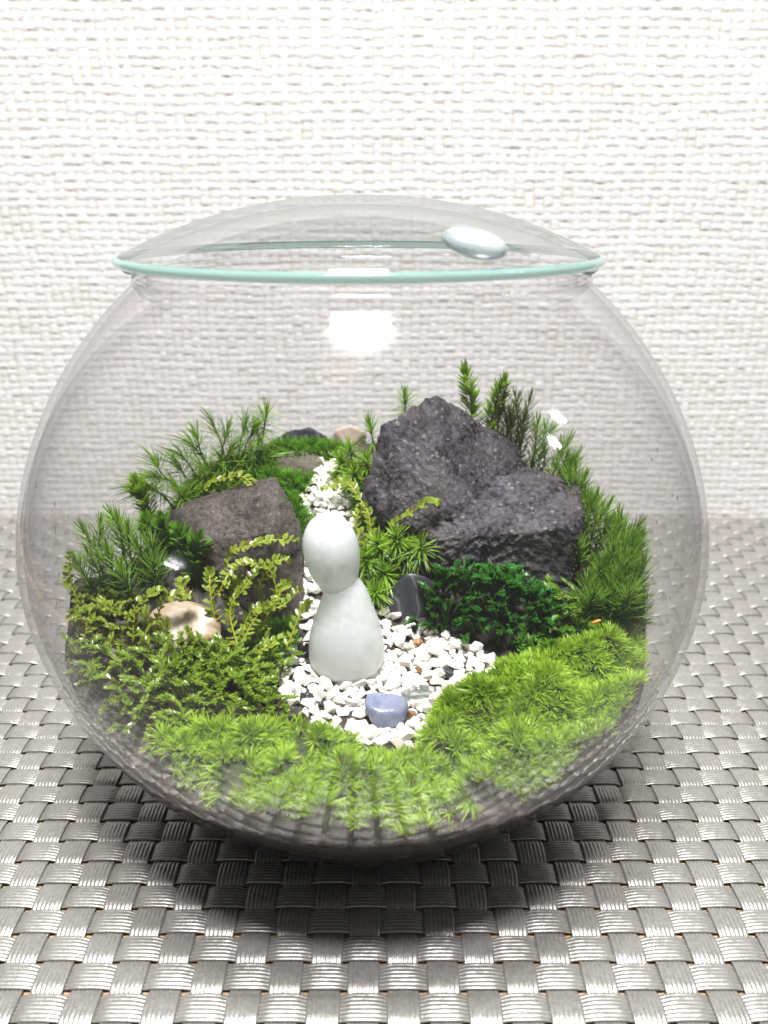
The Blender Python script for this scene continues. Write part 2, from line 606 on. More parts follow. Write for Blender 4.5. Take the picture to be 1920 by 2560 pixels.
# ------------------------------------------------------------------ woven placemat
PA, PB = 0.81, 0.686          # column and row pitch
MX0, MY0 = 1.70, -8.28        # a crossing where the cross strip runs on top
AMP = 0.042


def strip_mesh(name, length0, length1, pitch, width, sign, cords=7):
    """ribbon of parallel cords along +X, weaving up and down; centre line at z=0"""
    n = int((length1 - length0) / pitch * 10)
    s = np.linspace(length0, length1, n)
    c = np.cos(np.pi * s / pitch)
    zc = sign * AMP * np.tanh(1.9 * c) / math.tanh(1.9)
    m = cords * 4 + 1
    q = np.linspace(-1, 1, m)
    ridge = 0.015 * np.abs(np.sin(np.pi * cords * (q + 1) / 2)) ** 0.6
    crown = 0.016 * (1 - q ** 2)
    wv = width / 2 * (1 + 0.05 * sign * np.tanh(1.6 * c))
    jit = 0.002 * np.sin(s[:, None] * 9.1 + q[None] * 5) + 0.0015 * np.sin(s[:, None] * 23.7 + q[None] * 17)
    X = np.repeat(s[:, None], m, 1)
    Y = wv[:, None] * q[None]
    Zt = zc[:, None] + (ridge + crown)[None] + jit
    top = np.stack([X, Y, Zt], -1).reshape(-1, 3)
    bot_q = np.array([-1.0, 1.0])
    bot = np.stack([np.repeat(s[:, None], 2, 1), wv[:, None] * bot_q[None], np.repeat(zc[:, None] - 0.012, 2, 1)], -1).reshape(-1, 3)
    V = np.concatenate([top, bot])
    f = grid_faces(n, m)[:, ::-1]
    nb = len(top)
    i = np.arange(n - 1)
    fb = np.stack([nb + 2 * i, nb + 2 * i + 1, nb + 2 * i + 3, nb + 2 * i + 2], -1)
    fl = np.stack([i * m, (i + 1) * m, nb + 2 * (i + 1), nb + 2 * i], -1)[:, ::-1]
    fr = np.stack([i * m + m - 1, nb + 2 * i + 1, nb + 2 * (i + 1) + 1, (i + 1) * m + m - 1], -1)[:, ::-1]
    return mesh_from(name, V, np.concatenate([f, fb, fl, fr]), M_strip)


MATZ = -(AMP + 0.036) - 0.004
placemat = empty('placemat', (0, 3, MATZ))
tag(placemat, 'silver-grey woven vinyl placemat lying under the glass bowl', 'placemat')
cross = strip_mesh('strip', -32 * PA, 32 * PA + 0.3, PA, 0.585, 1)
along = [strip_mesh('strip', -8.5, 26.33, PB, 0.655, sg) for sg in (-1, 1)]
r2 = random.Random(3)
for i in range(-11, 39):
    y = MY0 + i * PB
    if y > WALL_Y - 0.42:
        break
    o = link(bpy.data.objects.new('strip', cross), placemat)
    o.location = ((MX0 - 2 * PA + (PA if i % 2 else 0)) * S, (y - 3 + r2.uniform(-.018, .018)) * S, r2.uniform(-.003, .003) * S)
    o.rotation_euler = (0, 0, math.radians(r2.uniform(-.08, .08)))
for j in range(-33, 30):
    o = link(bpy.data.objects.new('strip', along[j % 2]), placemat)
    # local +X of the ribbon runs away from the camera
    o.location = ((MX0 + j * PA + r2.uniform(-.02, .02)) * S, (MY0 - 3) * S, r2.uniform(-.003, .003) * S)
    o.rotation_euler = (0, 0, math.radians(90 + r2.uniform(-.08, .08)))

# ------------------------------------------------------------------ bowl geometry
BA, BB, BZ, BN = 8.44, 8.419, 6.9, 1.865
TH = 0.16
MOUTH_Z = 13.30


def r_out(z):
    return BA * np.clip(1 - np.abs((z - BZ) / BB) ** BN, 0, 1) ** (1 / BN)


def r_in(z):
    return np.maximum(r_out(z) - TH, 0.05)


bowl = empty('glass_bowl', (0, 0, 0))
tag(bowl, 'round clear glass bowl holding the moss garden on the placemat', 'glass bowl')
zo = np.concatenate([np.linspace(0.02, 1.2, 14), np.linspace(1.4, MOUTH_Z, 60)])
zi = np.linspace(MOUTH_Z, 0.55, 70)
prof = [(0.01, 0.32), (3.2, 0.28), (3.9, 0.10)] + [(float(r_out(z)), float(z)) for z in zo]
prof += [(float(r_in(z)), float(z)) for z in zi] + [(3.6, 0.50), (0.01, 0.56)]
V, f = lathe(prof, 160)
ves = mesh_obj('vessel', V, f, M_bowl, bowl)
ves.data.materials.append(M_bowl_in)      # the inside is lightly misted
ring = np.arange(len(f)) // 160
ves.data.polygons.foreach_set('material_index', (ring >= 3 + len(zo)).astype(np.int32))
# rounded ground lip
lip = []
rm = float(r_out(MOUTH_Z)) - TH / 2
for a in np.linspace(-0.15 * np.pi, 1.15 * np.pi, 14):
    lip.append((rm + 0.17 * math.cos(a), MOUTH_Z + 0.02 + 0.15 * math.sin(a)))
V, f = lathe(lip, 160)
mesh_obj('rim_lip', V, f, M_bowl, bowl)

# ------------------------------------------------------------------ lid
LR, LZ, LTOP = 5.52, 13.78, 15.08
lid_c = (-0.06, 0.0)
lid = empty('domed_glass_cover', (lid_c[0], lid_c[1], MOUTH_Z + 0.2))
tag(lid, 'shallow domed glass cover with pale green edge resting on the bowl', 'cover')
lo = (lid_c[0], lid_c[1], MOUTH_Z + 0.2)


def lid_z(r):
    q = np.clip(r / LR, 0, 1)
    return LZ + (LTOP - LZ) * (1 - q ** 2.15)


rr = np.linspace(0.01, LR - 0.10, 40)
prof = [(r, float(lid_z(r))) for r in rr] + [(r, float(lid_z(r)) - 0.20) for r in rr[::-1]]
V, f = lathe(prof, 160, lid_c)
mesh_obj('dome', V - np.array(lo), f[:, ::-1], M_lid, lid)
edge = [(LR - 0.10, float(lid_z(LR - 0.10)))]
for a in np.linspace(0.5 * np.pi, -0.5 * np.pi, 12):
    edge.append((LR - 0.08 + 0.10 * math.cos(a), LZ - 0.045 + 0.10 * math.sin(a)))
edge.append((LR - 0.10, float(lid_z(LR - 0.10)) - 0.20))
V, f = lathe(edge, 160, lid_c)
mesh_obj('edge_band', V - np.array(lo), f[:, ::-1], M_edge, lid)


def ico_unit(sub):
    bm = bmesh.new()
    bmesh.ops.create_icosphere(bm, subdivisions=sub, radius=1)
    V_ = np.array([v_.co[:] for v_ in bm.verts])
    F_ = np.array([[v_.index for v_ in f_.verts] for f_ in bm.faces])
    bm.free()
    return V_, F_


ICO = {k: ico_unit(k) for k in (2, 3, 4, 5, 6, 7)}


def rot(ax, deg):
    return np.array(Matrix.Rotation(math.radians(deg), 3, ax))


for ang in (188, 352):
    a = math.radians(ang)
    V0, F0 = ICO[3]
    c = np.array([5.22 * math.cos(a) + lid_c[0], 5.22 * math.sin(a), MOUTH_Z + 0.25])
    P = (V0 * np.array([0.22, 0.42, 0.17])) @ rot('Z', ang).T + c
    mesh_obj('bumper', P - np.array(lo), F0, M_cabochon, lid)

# clear glass drop sitting on the lid's front slope
V0, F0 = ICO[4]
P = V0 * np.array([0.60, 0.44, 0.22])
P = P @ rot('X', 20).T @ rot('Y', 12).T
bx, by = 2.1, -4.55
bz = float(lid_z(math.hypot(bx - lid_c[0], by))) + 0.24
o = mesh_obj('glass_drop', P + np.array([bx, by, bz]), F0, M_cabochon, None, (bx, by, bz - 0.24))
tag(o, 'small clear glass drop sitting on the slope of the lid', 'glass drop')


# ------------------------------------------------------------------ soil
def ground(x, y):
    z = 3.25 + 0.09 * (y + 6) + 3.1 * sstep((y + 1.6) / 6.2)
    z = z + 0.9 * sstep((-x - 2.2) / 3.0) * sstep((y + 5.5) / 3.0) * (1 - sstep(y / 4))
    r = np.hypot(x, y)
    return z - 2.6 * sstep((r - 5.9) / 1.9) * sstep((y + 0.2) / 3.0)


def build_soil():
    nt_, nr = 200, 60
    th = np.linspace(0, 2 * np.pi, nt_, endpoint=False)
    rmax = np.full(nt_, 7.5)
    for _ in range(25):
        rmax = 0.5 * rmax + 0.5 * (r_in(ground(rmax * np.cos(th), rmax * np.sin(th))) - 0.03)
    rows = []
    for k in range(nr):
        q = (k + 0.02) / (nr - 1)
        r = rmax * min(q, 1)
        x, y = r * np.cos(th), r * np.sin(th)
        lump = 0.22 * (vnoise(x * 1.4 + 5, y * 1.4, 21) - 0.5) + 0.12 * (vnoise(x * 4, y * 4, 22) - 0.5)
        rows.append(np.stack([x, y, ground(x, y) + lump * (1 - q ** 8)], -1))
    zt = rows[-1][:, 2]
    for k in range(1, 40):
        z = zt + (0.62 - zt) * k / 39
        r = r_in(z) - 0.03 - 0.05 * vnoise(th * 25, z * 3, 23)
        rows.append(np.stack([r * np.cos(th), r * np.sin(th), z], -1))
    rows.append(np.stack([0.01 * np.cos(th), 0.01 * np.sin(th), 0 * th + 0.62], -1))
    V_ = np.concatenate(rows)
    o_ = mesh_obj('soil', V_, grid_faces(len(rows), nt_, True), M_soil)
    tag(o_, kind='structure')


build_soil()


def clamp_in(V_, margin=0.06):
    V_ = np.array(V_, float)
    r = np.hypot(V_[:, 0], V_[:, 1])
    m = r_in(np.clip(V_[:, 2], 0.5, 13)) - margin
    k = np.where(r > m, m / np.maximum(r, 1e-6), 1.0)
    V_[:, 0] *= k
    V_[:, 1] *= k
    return V_


# ------------------------------------------------------------------ rocks
def hull_planes(pts):
    bm = bmesh.new()
    vs = [bm.verts.new(p_) for p_ in pts]
    bmesh.ops.convex_hull(bm, input=vs)
    bm.normal_update()
    c = Vector(np.mean(np.array(pts), 0))
    N_, D_ = [], []
    for f_ in bm.faces:
        n_ = f_.normal.copy()
        d_ = n_.dot(f_.verts[0].co)
        if n_.dot(c) > d_:
            n_, d_ = -n_, -d_
        N_.append(n_[:])
        D_.append(d_)
    bm.free()
    return np.array(N_), np.array(D_)


def rock(name, bodies, origin, mat, label, sub=5, rough=0.10, fine=0.035, seed=0, cat='rock', base=None, chisel=0.0, group=None, parent=None, soft=70.0):
    U, F_ = ICO[sub]
    origin = np.array(origin, float)
    R = np.zeros(len(U))
    for pts in bodies:
        N_, D_ = hull_planes([tuple(np.array(p_) - origin) for p_ in pts])
        D_ = np.maximum(D_, 0.05)
        g = np.maximum(U @ N_.T, 1e-4) / D_[None]            # 1/r for each plane
        gm = g.max(1)
        r = 1 / (gm * np.sum((g / gm[:, None]) ** soft, 1) ** (1 / soft))
        R = np.maximum(R, r)
    P = U * R[:, None]
    s = Vector((seed * 3.1, seed * 1.7, seed * 0.9))
    disp = np.empty(len(P))
    for i_, p_ in enumerate(P):
        v_ = Vector(p_)
        big = noise.fractal(v_ * 0.9 + s, 0.9, 2.1, 3)
        rid = abs(noise.noise(v_ * 2.2 + s * 2)) * -1.0 + 0.25
        fn = noise.fractal(v_ * 5.5 + s, 0.7, 2.1, 4)
        disp[i_] = rough * (0.7 * big + 0.6 * rid) + fine * fn
        if chisel:
            w_ = v_ + noise.noise_vector(v_ * 1.1 + s) * 0.35
            dd, pp = noise.voronoi(w_ * 1.05 + s)
            c_ = pp[0]
            plate = noise.cell(c_ * 3.7) + 2.0 * (w_ * 1.05 + s - c_).dot(noise.cell_vector(c_ * 5.3) - Vector((.5, .5, .5)))
            d2, p2 = noise.voronoi(w_ * 3.4 + s)
            disp[i_] += chisel * (0.45 * plate - 0.15 * max(0.0, 0.10 - (dd[1] - dd[0])) * 6 + 0.15 * noise.cell(p2[0] * 3.1))
    P = P + U * disp[:, None] + origin
    o_ = mesh_obj(name, P, F_, mat, parent, base if base is not None else (origin[0], origin[1], P[:, 2].min()))
    if label:
        tag(o_, label, cat, group)
    return o_


rock('rock', [
    [(-0.17, 2.0, 7.1), (0.42, 2.55, 9.0), (1.35, 2.8, 9.5), (1.98, 3.0, 9.78), (4.45, 3.9, 8.05), (5.0, 3.6, 7.2), (2.3, 1.15, 7.0), (0.9, 1.3, 6.4), (0.0, 2.4, 5.0), (4.6, 4.4, 5.0), (1.0, 4.6, 6.5), (2.4, 4.5, 8.9), (3.0, 1.2, 5.0)],
    [(1.1, 1.45, 6.6), (4.7, 2.9, 7.65), (6.15, 2.4, 7.32), (6.22, 1.5, 6.75), (5.85, 0.7, 6.62), (2.0, 0.58, 6.3), (1.65, 0.75, 5.0), (2.4, 0.45, 4.1), (5.85, 0.6, 4.1), (6.25, 2.6, 4.6), (1.5, 2.6, 4.6)]],
    (3.05, 2.25, 6.3), M_rock_dark, 'largest dark purple-grey rock, craggy with pale specks, behind the dark green moss', 7, 0.07, 0.06, 1, chisel=0.10, soft=160.0)
rock('rock', [[(-2.42, 1.2, 7.80), (-2.6, 1.9, 7.7), (-5.15, 1.3, 6.95), (-6.0, 2.2, 6.4), (-4.1, 2.4, 7.2), (-1.80, 0.85, 6.6), (-1.70, 0.25, 4.3),
                (-2.05, -0.25, 4.1), (-2.45, 0.05, 6.75), (-4.5, 0.0, 6.45), (-5.4, 0.4, 4.9), (-3.0, -0.35, 4.4), (-2.0, 2.4, 5.2), (-5.5, 2.4, 5.2)]],
     (-3.35, 1.1, 5.9), M_rock_brown, 'angular brown-grey wedge rock with an upright edge, beside the gravel path', 6, 0.05, 0.025, 2, chisel=0.10)
rock('rock', [[(-3.4, 5.4, 7.5), (-2.7, 5.3, 8.05), (-1.9, 5.4, 8.15), (-0.95, 5.5, 7.6), (-1.0, 6.0, 7.0), (-3.4, 6.1, 7.0), (-2.1, 6.3, 7.9), (-2.2, 4.9, 7.0)]],
     (-2.15, 5.6, 7.4), M_rock_blue, 'blue-black rounded rock at the very back behind the gravel path', 5, 0.10, 0.04, 3, chisel=0.1)
rock('flat_stone', [[(-3.0, 3.9, 7.38), (-1.5, 3.8, 7.30), (-1.35, 4.5, 7.42), (-2.0, 4.7, 7.6), (-3.0, 4.6, 7.6), (-2.2, 3.5, 6.9), (-2.9, 3.7, 6.8), (-1.4, 3.6, 6.8), (-2.2, 4.8, 6.7)]],
     (-2.2, 4.15, 7.2), M_rock_tan, 'small flat tan stone at the head of the gravel path', 5, 0.05, 0.02, 4, 'stone')
rock('stone', [[(-1.35, 6.5, 7.2), (-1.2, 6.4, 7.8), (-0.6, 6.3, 8.0), (-0.1, 6.4, 7.75), (-0.05, 6.6, 7.2), (-0.7, 6.9, 7.6), (-0.7, 6.1, 7.2)]],
     (-0.7, 6.5, 7.5), M_rock_pink, 'pale pinkish stone pressed against the back glass', 4, 0.03, 0.01, 5, 'stone')
rock('slate_pebble', [[(0.38, 0.05, 3.9), (0.34, 0.1, 4.7), (0.55, 0.05, 5.20), (1.05, 0.05, 5.75), (1.9, 0.05, 5.55), (2.3, 0.25, 4.9), (2.0, -0.05, 3.9), (1.2, -0.35, 4.2), (1.2, 0.65, 4.2), (1.2, 0.5, 5.2)]],
     (1.2, 0.15, 4.65), M_slate, 'smooth black slate pebble with fine white veins beside the ornament', 5, 0.05, 0.006, 6, 'pebble', soft=5.0)
rock('agate_stone', [[(-5.75, -1.3, 4.6), (-5.6, -1.2, 5.10), (-5.0, -1.0, 5.30), (-4.3, -1.1, 5.30), (-3.7, -1.3, 5.05), (-3.6, -1.7, 4.6), (-4.3, -2.2, 4.45), (-5.2, -2.2, 4.4), (-4.6, -0.6, 4.5)]],
     (-4.65, -1.45, 4.75), M_agate, 'glossy cream and brown agate stone among the yellow-green leaves', 5, 0.04, 0.006, 7, 'stone', soft=14.0)
rock('blue_pebble', [[(-0.08, -3.7, 4.02), (0.05, -3.9, 3.6), (0.40, -4.15, 3.45), (0.85, -4.1, 3.48), (1.15, -3.7, 3.62), (1.12, -3.4, 3.98), (0.85, -3.35, 4.08), (0.45, -3.3, 4.10), (0.0, -3.35, 4.1), (0.5, -3.2, 3.5), (0.3, -4.0, 3.95), (0.95, -3.9, 3.9)]],
     (0.53, -3.68, 3.80), M_bluestone, 'polished blue-grey pebble at the front of the white gravel', 5, 0.035, 0.004, 8, 'pebble', soft=7.0)
rock('clear_quartz_pebble', [[(0.75, -2.9, 3.65), (0.9, -3.0, 3.85), (1.35, -2.95, 4.0), (1.9, -2.85, 3.85), (1.75, -2.7, 3.65), (1.3, -2.55, 3.7), (1.3, -3.2, 3.62)]],
     (1.32, -2.87, 3.78), M_clear, 'clear glassy pebble lying behind the blue-grey pebble', 4, 0.02, 0.002, 9, 'pebble', soft=6.0)

# ------------------------------------------------------------------ ornament (plain frosted glass: egg on a bell)
orn = empty('frosted_ornament', (-0.48, -1.6, 3.6))
tag(orn, 'plain milky frosted-glass ornament, an egg on a bell, standing on white gravel', 'ornament')
bell = [(0.01, 3.62), (0.55, 3.60), (0.86, 3.66), (0.98, 3.90), (0.98, 4.3), (0.92, 4.7), (0.80, 5.1), (0.66, 5.5), (0.54, 5.85), (0.42, 6.1), (0.24, 6.22), (0.01, 6.26)]
bp = np.array(bell)
tt = np.linspace(0, 1, len(bp))
ti = np.linspace(0, 1, 60)
sm = np.stack([np.interp(ti, tt, bp[:, 0]), np.interp(ti, tt, bp[:, 1])], -1)
for _ in range(6):
    sm[1:-1] = 0.25 * sm[:-2] + 0.5 * sm[1:-1] + 0.25 * sm[2:]
V, f = lathe(sm, 64, (-0.48, -1.6))
mesh_obj('bell', V - np.array([-0.48, -1.6, 3.6]), f, M_frost, orn)
egg = []
for a in np.linspace(-0.5 * np.pi, 0.5 * np.pi, 40):
    zz = math.sin(a)
    egg.append((max(0.004, 0.68 * math.cos(a) * (1 + 0.16 * zz)), 1.14 * zz))
V, f = lathe(egg, 64)
V = V @ rot('Y', -9).T + np.array([-0.78, -1.6, 6.78])
mesh_obj('egg', V - np.array([-0.48, -1.6, 3.6]), f, M_frost, orn)

# ------------------------------------------------------------------ gravel chips
GRAVEL = [(-2.35, -1.62), (-1.95, -0.67), (-1.75, -0.04), (-1.85, 0.88), (-2.0, 1.67), (-2.15, 2.38), (-1.75, 3.2), (-1.6, 4.2), (-0.85, 4.2), (-0.55, 3.05),
          (-0.25, 2.02), (0.15, 0.55), (0.66, 0.0), (1.4, -0.3), (2.5, -0.7), (3.1, -1.15), (3.75, -1.75), (2.1, -2.75), (1.6, -3.75), (1.25, -4.75), (0.0, -4.45), (-1.2, -3.95), (-2.0, -2.8)]


def chip_mesh(seed, mat):
    r_ = random.Random(seed)
    bm = bmesh.new()
    vs = []
    for _ in range(r_.choice((9, 10, 11, 12))):
        v_ = Vector((r_.gauss(0, 1), r_.gauss(0, 1), r_.gauss(0, 1))).normalized()
        vs.append(bm.verts.new((v_.x * r_.uniform(0.85, 1.25), v_.y * r_.uniform(0.8, 1.0), v_.z * r_.uniform(0.6, 0.85))))
    g = bmesh.ops.convex_hull(bm, input=vs)
    bmesh.ops.delete(bm, geom=[e for e in g['geom_interior'] if isinstance(e, bmesh.types.BMVert)], context='VERTS')
    bmesh.ops.bevel(bm, geom=list(bm.edges), offset=0.07, segments=1, affect='EDGES', clamp_overlap=True)
    me = bpy.data.meshes.new('gravel_chip')
    for v_ in bm.verts:
        v_.co *= S
    bm.to_mesh(me)
    bm.free()
    me.materials.append(mat)
    return me


chip_white = [chip_mesh(k, M_chip) for k in range(9)]
chip_warm = [chip_mesh(20 + k, M_chip_warm) for k in range(4)]
chip_black = [chip_mesh(40 + k, M_chip_black) for k in range(2)]
chip_brown = [chip_mesh(50, M_chip_brown)]


def gravel_spots(n, dmin, seed, zoff):
    r_ = random.Random(seed)
    pts = []
    tries = 0
    while len(pts) < n and tries < 40000:
        tries += 1
        x, y = r_.uniform(-2.5, 3.8), r_.uniform(-4.8, 4.3)
        if not bool(in_poly(np.array(x), np.array(y), GRAVEL)):
            continue
        dm = dmin * (0.8 if y > 0.5 else 1.0)
        if any((x - a) ** 2 + (y - b) ** 2 < dm ** 2 for a, b, _ in pts):
            continue
        pts.append((x, y, float(ground(x, y)) + zoff + r_.uniform(-0.03, 0.06)))
    return pts


r3 = random.Random(21)
spots = gravel_spots(280, 0.245, 5, 0.10)
for k, (x, y, z) in enumerate(spots):
    if 0.42 > math.hypot((x + 0.48) / 2.0, (y + 1.6) / 2.0) or (math.hypot(x - 0.53, y + 3.68) < 0.42):
        z -= 0.12
    u = r3.random()
    if u < 0.72:
        me, lab, grp = r3.choice(chip_white), None, 'white gravel chips'
    elif u < 0.95:
        me, lab, grp = r3.choice(chip_warm), None, 'cream gravel chips'
    elif u < 0.985:
        me, lab, grp = r3.choice(chip_black), 'black', 'black pebbles in the gravel'
    else:
        me, lab, grp = chip_brown[0], 'brown', 'brown pebbles in the gravel'
    nm = 'gravel_chip' if lab is None else 'small_pebble'
    o = link(bpy.data.objects.new(nm, me))
    sc_ = r3.uniform(0.15, 0.265) * (0.75 if lab else 1.0) * (0.9 if y > 0.5 else 1.0)
    o.scale = (sc_,) * 3
    o.location = Vector((x, y, z)) * S
    o.rotation_euler = (r3.uniform(-.5, .5), r3.uniform(-.5, .5), r3.uniform(0, 6.28))
    if lab is None:
        tone = 'cream' if 'cream' in grp else 'white'
        if y > 0.4:
            tag(o, f'small {tone} marble chip on the narrow path climbing behind the ornament', 'gravel chip', f'{tone} chips of the climbing path')
        else:
            tag(o, f'small {tone} marble chip in the broad gravel patch around the ornament', 'gravel chip', f'{tone} chips of the gravel patch')
    else:
        tag(o, f'tiny {lab} pebble among the white gravel chips', 'pebble', grp)
# lower layer of the same gravel, too deep to pick apart
Vs, Fs, nb = [], [], 0
cu, cf = ICO[2]
for x, y, z in gravel_spots(620, 0.135, 6, -0.02):
    s_ = np.array([r3.uniform(.10, .17), r3.uniform(.09, .14), r3.uniform(.07, .11)])
    P = (cu * (1 + 0.16 * np.sin(cu * 7 + r3.uniform(0, 9))) * s_) @ rot('Z', r3.uniform(0, 360)).T + np.array([x, y, z])
    Vs.append(P)
    Fs.append(cf + nb)
    nb += len(P)
tag(mesh_obj('gravel_bed', np.concatenate(Vs), np.concatenate(Fs), M_chip, smooth=False), 'bed of fine white gravel beneath the loose chips', 'gravel', kind='stuff')


# ------------------------------------------------------------------ foliage builders
class Leaves:
    def __init__(self):
        self.V, self.F, self.A, self.n = [], [], [], 0
        self.bias = rng.uniform(-0.25, 0.25)

    def _add(self, P, tri, t, tone=None):
        """P (N,k,3) leaf vertices, tri list over k, t (k,) position along leaf"""
        N_, k, _ = P.shape
        self.V.append(P.reshape(-1, 3))
        f_ = (np.arange(N_)[:, None, None] * k + np.array(tri)[None]) + self.n
        self.F.append(f_.reshape(-1, 3))
        a = np.zeros((N_, k, 4))
        a[..., 0] = (np.clip(rng.random(N_) * 0.7 + 0.15 + self.bias, 0, 1) if tone is None else np.clip(tone, 0, 1))[:, None]
        a[..., 1] = np.array(t)[None]
        a[..., 2] = (rng.random(N_) < 0.03)[:, None]
        a[..., 3] = 1
        self.A.append(a.reshape(-1, 4))
        self.n += N_ * k

    def blades(self, B, D, Nn, L, W, curl, tone=None):
        """narrow pointed leaves"""
        B, D, Nn = np.asarray(B, float), norm(np.asarray(D, float)), np.asarray(Nn, float)
        side = norm(np.cross(D, Nn) + 1e-6)
        L = np.broadcast_to(L, (len(B),))[:, None]
        W = np.broadcast_to(W, (len(B),))[:, None]
        P = []
        for t, w in ((0, .55), (.35, 1.0), (.72, .7), (1, 0)):
            c = B + D * (L * t) + curl * (L * t * t)
            if w > 0:
                P += [c - side * W * w / 2, c + side * W * w / 2]
            else:
                P.append(c)
        self._add(np.stack(P, 1), [(0, 1, 3), (0, 3, 2), (2, 3, 5), (2, 5, 4), (4, 5, 6)], [0, 0, .35, .35, .72, .72, 1], tone)

    def ovals(self, B, D, Nn, L, W, cup=0.18, curl=None):
        """broad leaves with a mid rib"""
        B, D, Nn = np.asarray(B, float), norm(np.asarray(D, float)), np.asarray(Nn, float)
        side = norm(np.cross(D, Nn) + 1e-6)
        up = norm(np.cross(side, D))
        L = np.broadcast_to(L, (len(B),))[:, None]
        W = np.broadcast_to(W, (len(B),))[:, None]
        cl = 0 if curl is None else curl
        pts = [B]
        for t, w in ((.3, .95), (.68, .85)):
            c = B + D * L * t + cl * (L * t * t)
            pts += [c - side * W * w / 2 + up * W * cup, c, c + side * W * w / 2 + up * W * cup]
        pts.append(B + D * L + cl * L)
        self._add(np.stack(pts, 1), [(0, 2, 1), (0, 3, 2), (1, 2, 5), (1, 5, 4), (2, 3, 6), (2, 6, 5), (4, 5, 7), (5, 6, 7)], [0, .3, .3, .3, .68, .68, .68, 1])

    def build(self, name, mat, parent=None, loc=(0, 0, 0), clamp=True):
        V_ = np.concatenate(self.V)
        if clamp:
            V_ = clamp_in(V_)
        me = mesh_from(name, V_ - np.asarray(loc, float), np.concatenate(self.F), mat, True, {'leafc': np.concatenate(self.A)})
        o_ = bpy.data.objects.new(name, me)
        link(o_, parent)
        if parent is None:
            o_.location = Vector(loc) * S
        return o_


def spline(pts, n):
    """Catmull-Rom through pts"""
    p_ = np.asarray(pts, float)
    p_ = np.concatenate([[2 * p_[0] - p_[1]], p_, [2 * p_[-1] - p_[-2]]])
    u = np.linspace(0, len(p_) - 3 - 1e-6, n)
    k = np.floor(u).astype(int)
    t = (u - k)[:, None]
    a, b, c, d = p_[k], p_[k + 1], p_[k + 2], p_[k + 3]
    return 0.5 * (2 * b + (c - a) * t + (2 * a - 5 * b + 4 * c - d) * t ** 2 + (3 * b - a - 3 * c + d) * t ** 3)


def tube(path, r0, r1, n=6):
    path = np.asarray(path, float)
    T = norm(np.gradient(path, axis=0))
    ref = np.where(np.abs(T[:, 2:3]) > 0.9, np.array([[1., 0, 0]]), np.array([[0., 0, 1]]))
    A_ = norm(np.cross(T, ref))
    B_ = np.cross(T, A_)
    th = np.linspace(0, 2 * np.pi, n, endpoint=False)
    r = np.linspace(r0, r1, len(path))[:, None, None]
    V_ = path[:, None] + r * (A_[:, None] * np.cos(th)[None, :, None] + B_[:, None] * np.sin(th)[None, :, None])
    return V_.reshape(-1, 3), grid_faces(len(path), n, True)


def frames(path):
    T = norm(np.gradient(path, axis=0))
    ref = np.array([0.31, 0.95, 0.05])
    A_ = norm(np.cross(T, ref))
    return T, A_, np.cross(T, A_)


